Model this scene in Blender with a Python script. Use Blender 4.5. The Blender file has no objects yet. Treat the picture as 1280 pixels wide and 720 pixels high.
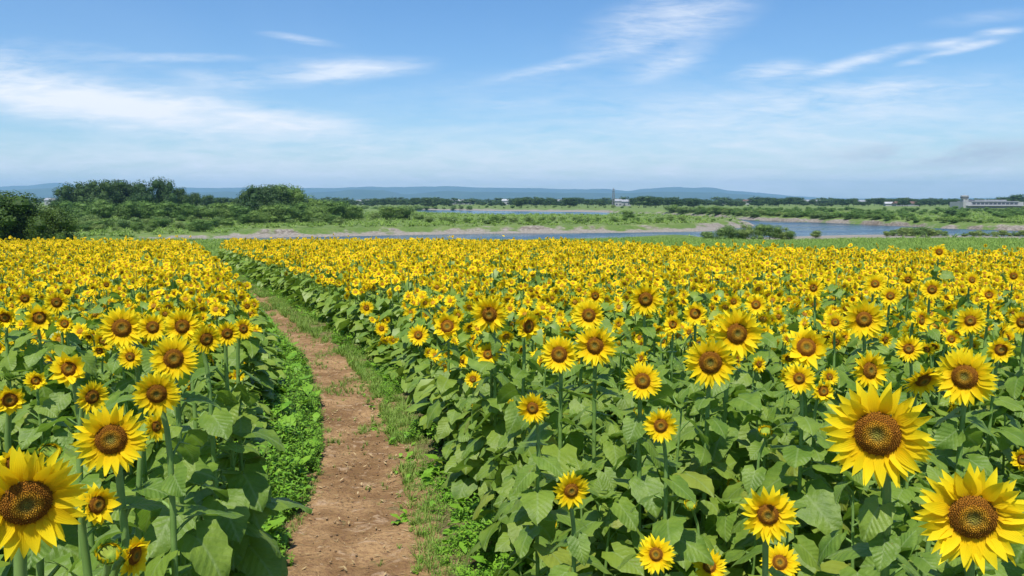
import bpy, math, random
import numpy as np
rng = np.random.default_rng(7); random.seed(7)
R = math.radians
scene = bpy.context.scene
COL = scene.collection
EYE = np.array([0, 0, 2.8]); FPX = 1000.0; HOR = 250.0; PITCH = math.atan(110 / FPX)
CP, SP = math.cos(PITCH), math.sin(PITCH)
WL = -3.2                                             # water level

# ------------------------------------------------------------------ helpers
def sstep(a, b, x):
    t = np.clip((x - a) / (b - a), 0, 1); return t * t * (3 - 2 * t)
def ray(px, py):
    s = (360 - py) / FPX
    return np.array([(px - 640) / FPX, CP + SP * s, -SP + CP * s])
def on_z(px, py, z):
    d = ray(px, py); t = (z - EYE[2]) / d[2]; return EYE + d * t
def at_depth(px, py, Y):
    d = ray(px, py); return EYE + d * (Y / d[1])
def vnoise(x, y, seed=0):                              # smooth value noise, numpy
    x = np.asarray(x, float); y = np.asarray(y, float)
    xi = np.floor(x).astype(np.int64); yi = np.floor(y).astype(np.int64)
    fx = x - xi; fy = y - yi; fx = fx * fx * (3 - 2 * fx); fy = fy * fy * (3 - 2 * fy)
    def h(a, b):
        n = (a * 374761393 + b * 668265263 + seed * 1442695041) & 0xffffffff
        n = ((n ^ (n >> 13)) * 1274126177) & 0xffffffff
        return ((n ^ (n >> 16)) & 0xffff) / 65535.0
    return (h(xi, yi) * (1 - fx) + h(xi + 1, yi) * fx) * (1 - fy) + (h(xi, yi + 1) * (1 - fx) + h(xi + 1, yi + 1) * fx) * fy
def fbm(x, y, seed=0, o=4):
    s = 0; a = .5
    for i in range(o):
        s = s + a * vnoise(np.asarray(x) * 2 ** i, np.asarray(y) * 2 ** i, seed + i * 17); a *= .5
    return s

class Geo:
    def __init__(s, V, F, UV=None, M=None):
        s.V = np.asarray(V, float).reshape(-1, 3); s.F = np.asarray(F, int).reshape(-1, 4)
        s.UV = np.zeros((len(s.V), 2)) if UV is None else np.asarray(UV, float)
        s.M = np.zeros(len(s.F), int) if M is None else (np.full(len(s.F), M) if np.isscalar(M) else np.asarray(M, int))
    def xf(s, A=None, t=(0, 0, 0), sc=1.0):
        V = s.V * np.asarray(sc)
        if A is not None: V = V @ np.asarray(A).T
        return Geo(V + np.asarray(t), s.F, s.UV, s.M)
    def mat(s, m): return Geo(s.V, s.F, s.UV, m)
def join(gs):
    V = []; F = []; U = []; M = []; o = 0
    for g in gs:
        V.append(g.V); F.append(np.where(g.F >= 0, g.F + o, -1)); U.append(g.UV); M.append(g.M); o += len(g.V)
    return Geo(np.concatenate(V), np.concatenate(F), np.concatenate(U), np.concatenate(M))
def grid(P, UV=None, wrap=False):                      # P (n,m,3)
    n, m, _ = P.shape
    i, j = np.meshgrid(np.arange(n - 1), np.arange(m if wrap else m - 1), indexing='ij')
    j2 = (j + 1) % m
    F = np.stack([i * m + j, i * m + j2, (i + 1) * m + j2, (i + 1) * m + j], -1).reshape(-1, 4)
    return Geo(P.reshape(-1, 3), F, None if UV is None else UV.reshape(-1, 2))
def rx(a): c, s = math.cos(a), math.sin(a); return np.array([[1, 0, 0], [0, c, -s], [0, s, c]])
def ry(a): c, s = math.cos(a), math.sin(a); return np.array([[c, 0, s], [0, 1, 0], [-s, 0, c]])
def rz(a): c, s = math.cos(a), math.sin(a); return np.array([[c, -s, 0], [s, c, 0], [0, 0, 1]])
def tube(pts, rad, n=6):
    pts = np.asarray(pts, float); k = len(pts); rad = np.broadcast_to(rad, (k,))
    T = np.gradient(pts, axis=0); T /= np.linalg.norm(T, axis=1)[:, None] + 1e-9
    ref = np.where(np.abs(T[:, 2:3]) > .9, np.array([[1., 0, 0]]), np.array([[0, 0, 1.]]))
    A = np.cross(T, ref); A /= np.linalg.norm(A, axis=1)[:, None] + 1e-9
    for i in range(1, k):                              # keep frames from flipping
        a = A[i - 1] - T[i] * (A[i - 1] @ T[i]); A[i] = a / (np.linalg.norm(a) + 1e-9)
    B = np.cross(T, A)
    th = np.arange(n) / n * 2 * math.pi
    P = pts[:, None] + rad[:, None, None] * (A[:, None] * np.cos(th)[None, :, None] + B[:, None] * np.sin(th)[None, :, None])
    return grid(P, wrap=True)
def box(x0, x1, y0, y1, z0, z1):
    V = [(x, y, z) for x in (x0, x1) for y in (y0, y1) for z in (z0, z1)]
    return Geo(V, [(0, 1, 3, 2), (4, 6, 7, 5), (0, 4, 5, 1), (2, 3, 7, 6), (0, 2, 6, 4), (1, 5, 7, 3)])
def scatter(protos, pos, yaw, sc, scz=None, pick=None, tilt=0):
    out = []; n = len(pos); pos = np.asarray(pos, float)
    sc = np.broadcast_to(sc, (n,)); scz = sc if scz is None else np.broadcast_to(scz, (n,))
    pick = rng.integers(0, len(protos), n) if pick is None else pick
    for k, p in enumerate(protos):
        ix = np.nonzero(pick == k)[0]
        if not len(ix): continue
        c, s = np.cos(yaw[ix])[:, None], np.sin(yaw[ix])[:, None]
        x = p.V[None, :, 0] * sc[ix][:, None]; y = p.V[None, :, 1] * sc[ix][:, None]; z = p.V[None, :, 2] * scz[ix][:, None]
        if tilt:
            tx = rng.normal(0, tilt, (len(ix), 1)); ty = rng.normal(0, tilt, (len(ix), 1)); x = x + z * tx; y = y + z * ty
        V = np.stack([x * c - y * s, x * s + y * c, z], -1) + pos[ix][:, None]
        m = len(ix); nv = len(p.V)
        F = np.where(p.F[None] >= 0, p.F[None] + (np.arange(m) * nv)[:, None, None], -1)
        out.append(Geo(V.reshape(-1, 3), F.reshape(-1, 4), np.tile(p.UV, (m, 1)), np.tile(p.M, m)))
    return join(out)

def to_mesh(name, g, mats, smooth=True, attrs=None):
    me = bpy.data.meshes.new(name)
    F = g.F; k = (F >= 0); tot = k.sum(1); loops = F[k]
    me.vertices.add(len(g.V)); me.vertices.foreach_set('co', g.V.astype(np.float32).ravel())
    me.loops.add(len(loops)); me.loops.foreach_set('vertex_index', loops.astype(np.int32))
    me.polygons.add(len(F)); st = np.concatenate([[0], np.cumsum(tot)[:-1]])
    me.polygons.foreach_set('loop_start', st.astype(np.int32)); me.polygons.foreach_set('loop_total', tot.astype(np.int32))
    me.polygons.foreach_set('material_index', g.M.astype(np.int32))
    me.polygons.foreach_set('use_smooth', np.full(len(F), smooth))
    uv = me.uv_layers.new(name='UVMap'); uv.data.foreach_set('uv', g.UV[loops].astype(np.float32).ravel())
    for a, v in (attrs or {}).items():
        at = me.attributes.new(a, 'FLOAT', 'POINT'); at.data.foreach_set('value', v.astype(np.float32).ravel())
    for m in mats: me.materials.append(m)
    me.update(); me.validate()
    return me
def tag(o, label=None, cat=None, group=None, kind=None):
    if label: o['label'] = label
    if cat: o['category'] = cat
    if group: o['group'] = group
    if kind: o['kind'] = kind
    return o
def link(name, me, parent=None, loc=None, rot=None, sc=None):
    o = bpy.data.objects.new(name, me); COL.objects.link(o)
    if parent: o.parent = parent
    if loc is not None: o.location = [float(v) for v in loc]
    if rot is not None: o.rotation_euler = [float(v) for v in rot]
    if sc is not None: o.scale = [float(v) for v in sc] if hasattr(sc, '__len__') else (sc,) * 3
    return o

# ------------------------------------------------------------------ materials
def newmat(name):
    m = bpy.data.materials.new(name); m.use_nodes = True; nt = m.node_tree; nt.nodes.clear()
    return m, nt, nt.nodes.new, nt.links.new
def ramp(nt, src, stops, interp='LINEAR'):
    r = nt.nodes.new('ShaderNodeValToRGB'); nt.links.new(src, r.inputs[0]); e = r.color_ramp; e.interpolation = interp
    while len(e.elements) < len(stops): e.elements.new(.5)
    for el, (p, c) in zip(e.elements, stops):
        el.position = p; el.color = (*c, 1) if hasattr(c, '__len__') else (c, c, c, 1)
    return r.outputs[0]
def noise(nt, scale, detail=4, vec=None, rough=.55, dist=0):
    n = nt.nodes.new('ShaderNodeTexNoise'); n.inputs['Scale'].default_value = scale; n.inputs['Detail'].default_value = detail
    n.inputs['Roughness'].default_value = rough; n.inputs['Distortion'].default_value = dist
    if vec is not None: nt.links.new(vec, n.inputs['Vector'])
    return n.outputs['Fac']
def mixc(nt, f, a, b, mode='MIX'):
    m = nt.nodes.new('ShaderNodeMix'); m.data_type = 'RGBA'; m.blend_type = mode
    for s, i in ((f, 0), (a, 6), (b, 7)):
        if isinstance(s, bpy.types.NodeSocket): nt.links.new(s, m.inputs[i])
        elif i == 0: m.inputs[0].default_value = s
        else: m.inputs[i].default_value = (*s, 1)
    return m.outputs[2]
def math_(nt, op, a, b=None, c=None, clamp=False):
    m = nt.nodes.new('ShaderNodeMath'); m.operation = op; m.use_clamp = clamp
    for i, s in enumerate((a, b, c)):
        if s is None: continue
        if isinstance(s, bpy.types.NodeSocket): nt.links.new(s, m.inputs[i])
        else: m.inputs[i].default_value = s
    return m.outputs[0]
def mrange(nt, v, a, b, c=0, d=1, smooth=True):
    m = nt.nodes.new('ShaderNodeMapRange'); m.interpolation_type = 'SMOOTHSTEP' if smooth else 'LINEAR'
    nt.links.new(v, m.inputs[0])
    for i, x in zip((1, 2, 3, 4), (a, b, c, d)): m.inputs[i].default_value = x
    return m.outputs[0]
def finish(nt, color, rough=.6, spec=.4, trans=0, tcol=None, bump=None, bstr=.3, bdist=.01, sheen=0):
    out = nt.nodes.new('ShaderNodeOutputMaterial'); p = nt.nodes.new('ShaderNodeBsdfPrincipled')
    if isinstance(color, bpy.types.NodeSocket): nt.links.new(color, p.inputs['Base Color'])
    else: p.inputs['Base Color'].default_value = (*color, 1)
    if isinstance(rough, bpy.types.NodeSocket): nt.links.new(rough, p.inputs['Roughness'])
    else: p.inputs['Roughness'].default_value = rough
    p.inputs['Specular IOR Level'].default_value = spec
    if sheen: p.inputs['Sheen Weight'].default_value = sheen; p.inputs['Sheen Roughness'].default_value = .4
    if bump is not None:
        b = nt.nodes.new('ShaderNodeBump'); b.inputs['Strength'].default_value = bstr; b.inputs['Distance'].default_value = bdist
        nt.links.new(bump, b.inputs['Height']); nt.links.new(b.outputs[0], p.inputs['Normal'])
    if trans:
        t = nt.nodes.new('ShaderNodeBsdfTranslucent')
        if isinstance(tcol, bpy.types.NodeSocket): nt.links.new(tcol, t.inputs[0])
        else: t.inputs[0].default_value = (*tcol, 1)
        ms = nt.nodes.new('ShaderNodeMixShader'); ms.inputs[0].default_value = trans
        nt.links.new(p.outputs[0], ms.inputs[1]); nt.links.new(t.outputs[0], ms.inputs[2]); nt.links.new(ms.outputs[0], out.inputs[0])
    else: nt.links.new(p.outputs[0], out.inputs[0])
def uvxy(nt):
    t = nt.nodes.new('ShaderNodeTexCoord'); s = nt.nodes.new('ShaderNodeSeparateXYZ'); nt.links.new(t.outputs['UV'], s.inputs[0])
    return s.outputs[0], s.outputs[1]
def geo_pos(nt): return nt.nodes.new('ShaderNodeNewGeometry').outputs['Position']
def isl(nt): return nt.nodes.new('ShaderNodeNewGeometry').outputs['Random Per Island']

def m_petal():
    m, nt, N, L = newmat('petal_yellow'); u, v = uvxy(nt)
    base = ramp(nt, v, [(0, (.66, .30, .006)), (.2, (.91, .64, .008)), (.55, (.95, .735, .012)), (1, (.97, .79, .025))])
    c = mixc(nt, mrange(nt, isl(nt), 0, 1, 0, .35), base, (.94, .65, .006))
    w = N('ShaderNodeTexWave'); w.inputs['Scale'].default_value = 2.2; w.bands_direction = 'X'
    t = N('ShaderNodeTexCoord'); L(t.outputs['UV'], w.inputs[0])
    finish(nt, c, .6, .08, .38, c, w.outputs['Fac'], .15, .003); return m
def m_leaf(name, dark, light, veins=True, spec=.45, sheen=0, trans=.25):
    m, nt, N, L = newmat(name); pos = geo_pos(nt); u, v = uvxy(nt)
    n = noise(nt, 9, 3, pos); c = mixc(nt, mrange(nt, n, .3, .7), dark, light)
    c = mixc(nt, mrange(nt, isl(nt), 0, 1, 0, .5), c, tuple(min(1, x * k) for x, k in zip(light, (1.35, 1.15, 1.0))))
    old = mrange(nt, isl(nt), .975, .995, 0, .5); c = mixc(nt, old, c, (.34, .36, .05))
    if veins:
        spot = math_(nt, 'MULTIPLY', mrange(nt, noise(nt, 30, 4, pos, .7), .64, .72), mrange(nt, noise(nt, 3, 2, pos), .45, .6)); c = mixc(nt, math_(nt, 'MULTIPLY', spot, .7), c, (.22, .16, .05))
    bmp = None
    if veins:                                          # midrib and side veins in leaf coordinates
        au = math_(nt, 'ABSOLUTE', u)
        mid = mrange(nt, au, .0, .05, 1, 0)
        q = math_(nt, 'ADD', math_(nt, 'SUBTRACT', v, math_(nt, 'MULTIPLY', math_(nt, 'POWER', au, .8), .75)), math_(nt, 'MULTIPLY', noise(nt, 5, 1, pos), .12)); fr = math_(nt, 'FRACT', math_(nt, 'MULTIPLY', q, 6.5))
        d = math_(nt, 'ABSOLUTE', math_(nt, 'SUBTRACT', fr, .5)); side = mrange(nt, d, .0, .055, .45, 0)
        ve = math_(nt, 'MAXIMUM', mid, side)
        c = mixc(nt, math_(nt, 'MULTIPLY', ve, .45), c, (.30, .40, .15))
        qui = math_(nt, 'ABSOLUTE', math_(nt, 'SUBTRACT', d, 0)); bmp = math_(nt, 'ADD', math_(nt, 'MULTIPLY', qui, .5), math_(nt, 'MULTIPLY', noise(nt, 45, 3, pos), .9))
        tc = mixc(nt, .5, c, (.25, .45, .03))
        finish(nt, c, .52, spec, trans, tc, bmp, .5, .012, sheen)
    else:
        tc = mixc(nt, .5, c, (.25, .45, .03)); finish(nt, c, .5, spec, trans, tc)
    return m
def m_simple(name, a, b=None, scale=3, rough=.7, spec=.3, trans=0, bump=False, isla=0):
    m, nt, N, L = newmat(name); pos = geo_pos(nt); n = noise(nt, scale, 4, pos)
    c = mixc(nt, mrange(nt, n, .3, .7), a, b or a)
    if isla: c = mixc(nt, mrange(nt, isl(nt), 0, 1, 0, isla), c, tuple(min(1, x * 1.7) for x in (b or a)))
    finish(nt, c, rough, spec, trans, c if trans else None, n if bump else None); return m
def m_disc():
    m, nt, N, L = newmat('seed_disc_brown'); u, v = uvxy(nt)
    t = N('ShaderNodeTexCoord'); vo = N('ShaderNodeTexVoronoi'); vo.inputs['Scale'].default_value = 34; L(t.outputs['Object'], vo.inputs[0])
    c = ramp(nt, u, [(0, (.24, .23, .035)), (.26, (.20, .14, .02)), (.38, (.52, .28, .022)), (.54, (.56, .26, .015)), (.68, (.27, .100, .010)), (1, (.32, .135, .013))])
    c = mixc(nt, mrange(nt, v, .2, 1), c, mixc(nt, mrange(nt, u, .35, .9), (.40, .30, .03), (.62, .28, .015)))
    c = mixc(nt, mrange(nt, vo.outputs['Distance'], .0, .5, .5, 0), c, (.02, .008, .004), 'MULTIPLY')
    finish(nt, c, .8, .15, 0, None, vo.outputs['Distance'], .6, .02); return m
M_PET = m_petal(); M_DISC = m_disc(); M_DISCF = m_simple('seed_disc_warm_brown', (.28, .12, .014), (.46, .25, .025), 8, .8, .1)
M_LEAF = m_leaf('sunflower_leaf', (.100, .195, .017), (.205, .315, .038), sheen=.02, trans=.37)
M_LEAFB = m_leaf('sunflower_leaf_plain', (.100, .195, .017), (.200, .305, .038), veins=False)
M_STEM = m_simple('sunflower_stem', (.14, .25, .05), (.20, .32, .08), 20, .6, .3, .0)
M_CAL = m_simple('calyx_green', (.12, .26, .03), (.20, .36, .05), 20, .6, .3, .2)
M_BUDC = m_simple('green_bud_centre', (.16, .26, .03), (.26, .32, .04), 60, .7, .2)
M_WEED = m_leaf('weed_leaf', (.10, .27, .018), (.20, .40, .035), veins=False, spec=.3, trans=.3)
M_GRASS = m_simple('grass_blade', (.13, .24, .03), (.22, .32, .06), .8, .6, .3, .3, isla=.4)
M_STRAW = m_simple('dry_straw', (.34, .24, .11), (.45, .34, .18), 8, .8, .2)
M_BARK = m_simple('bark', (.08, .06, .045), (.14, .11, .08), 4, .9, .2, bump=True)
def crown_mat(name, a, b):
    m, nt, N, L = newmat(name); c = mixc(nt, mrange(nt, isl(nt), 0, 1), a, b)
    oi = N('ShaderNodeObjectInfo'); c = mixc(nt, mrange(nt, oi.outputs['Random'], 0, 1, 0, .45), c, tuple(x * k for x, k in zip(b, (1.6, 1.25, 1.2))))
    finish(nt, c, .6, .25, .12, c); return m
M_TREE = crown_mat('tree_foliage', (.017, .048, .010), (.042, .092, .018))
M_BUSH = crown_mat('bush_foliage', (.052, .120, .018), (.115, .210, .036))
M_WILLOW = crown_mat('willow_foliage', (.080, .150, .035), (.160, .250, .060))
M_DARK = crown_mat('dark_bush_foliage', (.018, .050, .007), (.070, .130, .014))

# ------------------------------------------------------------------ ground layout
def W(px, py): p = on_z(px, py, WL); return (p[0], p[1])
near_shore = [(170, 301), (232, 302.5), (400, 304), (640, 303), (760, 299.5), (860, 297.5), (930, 297), (1000, 295.5), (1060, 293.6), (1120, 293.2), (1200, 294.6), (1280, 295.6), (1460, 299)]
far_right = [(1460, 291.5), (1280, 288.6), (1186, 285.7), (1085, 280.7), (1010, 277.6), (941, 275.3), (880, 271), (830, 268), (740, 265.2), (640, 264), (540, 262.6), (430, 262)]
island = [(430, 263.8), (515, 264.4), (560, 267.2), (640, 270.4), (740, 270.6), (820, 272.2), (880, 276), (925, 279), (946, 282), (920, 286), (880, 289), (800, 290.7), (700, 291.4), (600, 292.3), (500, 294), (400, 296), (300, 297.5), (200, 299.5)]
RIVER = np.array([W(*p) for p in near_shore + far_right + island])
def poly_sd(x, y, P):                                   # signed distance, negative inside
    x = x.ravel(); y = y.ravel(); d2 = np.full(x.shape, 1e18); ins = np.zeros(x.shape, bool)
    for i in range(len(P)):
        a = P[i]; b = P[(i + 1) % len(P)]; e = b - a
        wx = x - a[0]; wy = y - a[1]; t = np.clip((wx * e[0] + wy * e[1]) / (e @ e + 1e-9), 0, 1)
        d2 = np.minimum(d2, (wx - e[0] * t) ** 2 + (wy - e[1] * t) ** 2)
        c = (a[1] > y) != (b[1] > y)
        if abs(b[1] - a[1]) > 1e-9: ins ^= c & (x < (b[0] - a[0]) * (y - a[1]) / (b[1] - a[1]) + a[0])
    d = np.sqrt(d2); return np.where(ins, -d, d)
def bank_width(x, y):
    u = x / np.maximum(y, 1) * 1000 + 640
    w = np.full(x.shape, 3.2)
    w = np.where((y < 152) & (u > 930), 17.0, w)                       # gravel bar on the near side
    w = np.where((y > 128) & (y < 200) & (u > 270) & (u < 930) , 6.5, w)
    w = np.where((y > 240) & (u > 520) & (u < 760), 26.0, w)           # pale spit behind the island
    return w
def terr(x, y, full=False):
    x = np.asarray(x, float); y = np.asarray(y, float); sh = np.broadcast(x, y).shape
    x = np.broadcast_to(x, sh).ravel(); y = np.broadcast_to(y, sh).ravel()
    z = -.025 * (np.sqrt((np.maximum(y, -40) - 8) ** 2 * 1.0 + 9) + (y - 8)) / 2
    z = np.where(y > 50, -1.06 - (y - 50) * .0285, z); z = np.maximum(z, -3.0)
    u = x / np.maximum(y, 1)
    fl = -1.95 + (-1.05 * (1 - sstep(135, 176, y)) + .35) * sstep(-.30, -.37, u)
    y0 = 117 + 27 * sstep(.2, .3, u); z = z + (fl - z) * sstep(0, 12, y - y0)
    far = sstep(90, 130, y); z = z + far * (fbm(x / 18, y / 18, 3) - .5) * .7
    d = np.full(x.shape, 500.); k = (y > 60) & (y < 700)
    if k.any(): d[k] = poly_sd(x[k], y[k], RIVER)
    w = bank_width(x, y)
    d2 = d + far * (fbm(x / 5, y / 5, 9) - .5) * 3.0 * np.where(w > 10, .6, 1)
    t = np.clip(d2 / w, 0, 1); prof = np.where(w > 10, t * .75 + .25 * t * t, np.where(w > 4, (.20 * sstep(0, .35, t) + .62 * sstep(.3 + .25 * fbm(x / 9, y / 9, 55), .62 + .25 * fbm(x / 9, y / 9, 55), t) + .18 * t) * (.62 + .75 * fbm(x / 7, y / 7, 56) * (1 - t) + .38 * t), t ** .55))
    z = np.where(d2 > 0, WL + .03 + (z - WL) * prof, WL - np.clip(-d2 * .3, 0.02, .8))
    if full: return z.reshape(sh), d2.reshape(sh), w.reshape(sh)
    return z.reshape(sh)
def tz(x, y): return float(terr(np.array([x]), np.array([y]))[0])
def on_ground(px, py):
    d = ray(px, py); z = 0.
    for _ in range(30): t = (z - EYE[2]) / d[2]; p = EYE + d * t; z = .5 * z + .5 * tz(p[0], p[1])
    return p
def yfar(x, y):                                         # far edge of the field for the direction x/y
    return np.interp(x / np.maximum(y, 1), [-.8, -.2, .06, .12, .2, .36, .7], [48, 49, 48, 43, 36, 33, 31])

# path edges from the photograph: soil left, soil right, gap right
pe = [(720, 324, 548, 604), (660, 350, 538, 580), (600, 382, 522, 548), (540, 385, 500, 516), (500, 382, 484, 498), (450, 368, 440, 458), (420, 341, 394, 416), (400, 326, 366, 388), (380, 313, 342, 360), (360, 293, 311, 324), (345, 276, 290, 299), (332, 260, 270, 277)]
PY, PL, PR, PG = [], [], [], []
for y, l, r, g in pe:
    a, b, c = on_ground(l, y), on_ground(r, y), on_ground(g, y); PY.append(a[1]); PL.append(a[0]); PR.append(b[0]); PG.append(c[0])
PY, PL, PR, PG = map(np.array, (PY, PL, PR, PG))
PR = np.maximum(PR, PL + .55); PG = np.maximum(PG, PR + .12)
def ext(Y, A, s0):                                      # extend towards the camera and the far end linearly
    Y = np.asarray(Y, float); r = np.interp(Y, PY, A); r = r + np.where(Y < PY[0], (Y - PY[0]) * s0, 0)
    return r + np.where(Y > PY[-1], (Y - PY[-1]) * (A[-1] - A[-3]) / (PY[-1] - PY[-3]), 0)
SL = lambda Y: ext(Y, PL, -.05); SR = lambda Y: ext(Y, PR, -.12); SG = lambda Y: ext(Y, PG, -.05)
print('path', list(zip(PY.round(1), PL.round(2), PR.round(2), PG.round(2))))

# terrain sheet
ycols = np.concatenate([np.arange(-30, 4, 2.), np.arange(4, 60, .8), np.arange(60, 110, 1.6), np.arange(110, 205, .8), np.arange(205, 460, 2.), 460 * 1.045 ** np.arange(70)])
ucols = np.linspace(-1.25, 1.25, 460)
YY, UU = np.meshgrid(ycols, ucols, indexing='ij'); XX = UU * (YY + 70)
Z, Dw, Bw = terr(XX, YY, True)
infield = (YY < yfar(XX, YY) + .3)
g = grid(np.stack([XX, YY, Z], -1))
g.F = g.F[:, ::-1]
sand = np.clip((1.15 + .35 * (Bw > 15) * (YY < 160)) - Dw / Bw, 0, 1) * np.where(Bw < 3.5, .75, 1) + .25 * (fbm(XX / 11, YY / 11, 61) - .5) * (Dw < 14)
m, nt, N, L = newmat('ground_cover'); pos = geo_pos(nt)
def attr(nt, n):
    a = nt.nodes.new('ShaderNodeAttribute'); a.attribute_name = n; return a.outputs['Fac']
n1 = noise(nt, .25, 5, pos); n2 = noise(nt, 2.2, 5, pos); n3 = noise(nt, 14, 4, pos)
gr = mixc(nt, mrange(nt, n1, .35, .65), (.085, .150, .028), (.155, .215, .055)); gr = mixc(nt, mrange(nt, n2, .4, .7, 0, .5), gr, (.20, .22, .085))
sd = mixc(nt, mrange(nt, n2, .3, .7), (.21, .190, .158), (.35, .318, .27)); sd = mixc(nt, mrange(nt, n3, .45, .65), sd, (.18, .15, .12))
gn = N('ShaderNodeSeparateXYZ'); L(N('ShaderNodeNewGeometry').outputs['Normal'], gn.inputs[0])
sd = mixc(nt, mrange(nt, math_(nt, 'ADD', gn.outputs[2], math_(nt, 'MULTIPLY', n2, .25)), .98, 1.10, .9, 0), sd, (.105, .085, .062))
so = mixc(nt, mrange(nt, n3, .3, .7), (.10, .06, .035), (.17, .105, .06))
sf = mrange(nt, math_(nt, 'ADD', attr(nt, 'sand'), math_(nt, 'MULTIPLY', math_(nt, 'SUBTRACT', n1, .5), 1.9)), .42, .66)
c = mixc(nt, sf, gr, sd); c = mixc(nt, attr(nt, 'soil'), c, so)
finish(nt, c, .9, .15, 0, None, n3, .6, .06)
ground = link('ground', to_mesh('ground', g, [m], True, {'sand': sand, 'soil': infield.astype(float)})); tag(ground, kind='structure')

# water
m, nt, N, L = newmat('river_water'); pos = geo_pos(nt)
mp = N('ShaderNodeMapping'); mp.inputs['Scale'].default_value = (.55, 1.6, 1); L(pos, mp.inputs[0])
w1 = noise(nt, 1.1, 5, mp.outputs[0], .6); w2 = noise(nt, .06, 3, pos)
finish(nt, (.02, .05, .075), mrange(nt, w2, .4, .6, .10, .26), .5, 0, None, w1, .6, .2)
water = link('water', to_mesh('water', Geo([(-420, 92, WL), (620, 92, WL), (620, 640, WL), (-420, 640, WL)], [(0, 1, 2, 3)]), [m])); tag(water, kind='structure')

# the path: a trodden earth strip
ys = np.concatenate([np.arange(1.2, 16, .07), np.arange(16, 48.5, .25)])
uc = np.linspace(0, 1, 44); Ys, Uc = np.meshgrid(ys, uc, indexing='ij')
x0 = SL(Ys) - .35; x1 = SG(Ys) + .25; Xs = x0 + (x1 - x0) * Uc
zz = terr(Xs, Ys) + .012 + (fbm(Xs * 2.2, Ys * 2.2, 5, 4) - .5) * .07 + (fbm(Xs * 9, Ys * 9, 6, 3) - .5) * .03
mid = (SL(Ys) + SR(Ys)) / 2; hw = (SR(Ys) - SL(Ys)) / 2; q = np.abs(Xs - mid) / hw
zz += .05 * sstep(.7, 1.5, q) - .02 * (1 - sstep(0, .8, q)) + .035
soilq = 1 - sstep(.75, 1.35, q)
m, nt, N, L = newmat('trodden_earth'); pos = geo_pos(nt)
a1 = noise(nt, 1.6, 6, pos, .6); a2 = noise(nt, 22, 5, pos, .65); a3 = noise(nt, 6, 4, pos, .6, .8)
c = mixc(nt, mrange(nt, a1, .36, .64), (.20, .115, .050), (.385, .24, .115)); c = mixc(nt, mrange(nt, a2, .45, .7, 0, .75), c, (.17, .09, .05)); c = mixc(nt, mrange(nt, a3, .56, .68, 0, .7), c, (.46, .32, .20))
e = math_(nt, 'ADD', attr(nt, 'soilq'), math_(nt, 'MULTIPLY', math_(nt, 'SUBTRACT', a3, .5), 3.0))
c = mixc(nt, mrange(nt, e, .3, .6), mixc(nt, mrange(nt, a2, .4, .6), (.105, .095, .035), (.22, .16, .08)), c)
finish(nt, c, .95, .1, 0, None, math_(nt, 'ADD', a2, math_(nt, 'MULTIPLY', a3, 1.5)), 1.0, .035)
path = link('path', to_mesh('path', grid(np.stack([Xs, Ys, zz], -1)), [m], True, {'soilq': soilq})); tag(path, kind='structure')
def path_z(x, y): return terr(x, y) + .05

# distant hills
def hill(prof, Y, depth, seed, mat):
    px = np.linspace(-700, 2000, 500); p = np.array(prof, float); top = np.interp(px, p[:, 0], p[:, 1])
    top = np.minimum(top + (fbm(px / 26, px * 0, seed, 4) - .5) * 3.0, 249.5)
    X = (px - 640) / FPX * Y; zt = EYE[2] + (HOR - top) / FPX * Y
    s = np.linspace(0, 1, 12); S, XX_ = np.meshgrid(s, X, indexing='ij'); ZT = np.broadcast_to(zt, S.shape)
    zb = -4.5; rid = fbm(XX_ / 240, S * 4, seed + 5, 4) - .5
    ZZ = zb + (ZT - zb) * np.clip(np.sin(np.minimum(S / .7, 1) * math.pi / 2) ** 1.0 * (1 + rid * .5 * (1 - S)) , 0, 1) * np.where(S > .75, 1 - (S - .75) * 3.6, 1)
    ZZ[8] = zt
    gg = grid(np.stack([XX_ * (1 + S * depth / Y), Y + S * depth, ZZ], -1))
    o = link('hills', to_mesh('hills', gg, [mat], True)); tag(o, kind='structure')
M_HILL = m_simple('hill_forest', (.025, .055, .04), (.045, .08, .05), .006, .9, .1)
hill([(-700, 236), (-60, 234), (0, 232), (40, 230.5), (62, 227.5), (80, 226.6), (95, 229), (120, 232.6), (200, 233.5), (430, 233.5), (551, 231), (600, 233.2), (763, 236), (784, 238), (800, 234.6), (850, 232.8), (884, 233.4), (934, 239), (984, 244), (1030, 247), (1240, 248), (1280, 246), (2000, 238)], 8200, 1200, 31, M_HILL)
hill([(-700, 240), (0, 238), (80, 233), (130, 237), (200, 239.5), (290, 239), (380, 241), (440, 236.2), (480, 237.5), (505, 242.5), (551, 237.2), (600, 239.5), (640, 239), (760, 241), (810, 239), (900, 240), (950, 245), (1010, 249), (2000, 249)], 5600, 900, 77, M_HILL)

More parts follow.
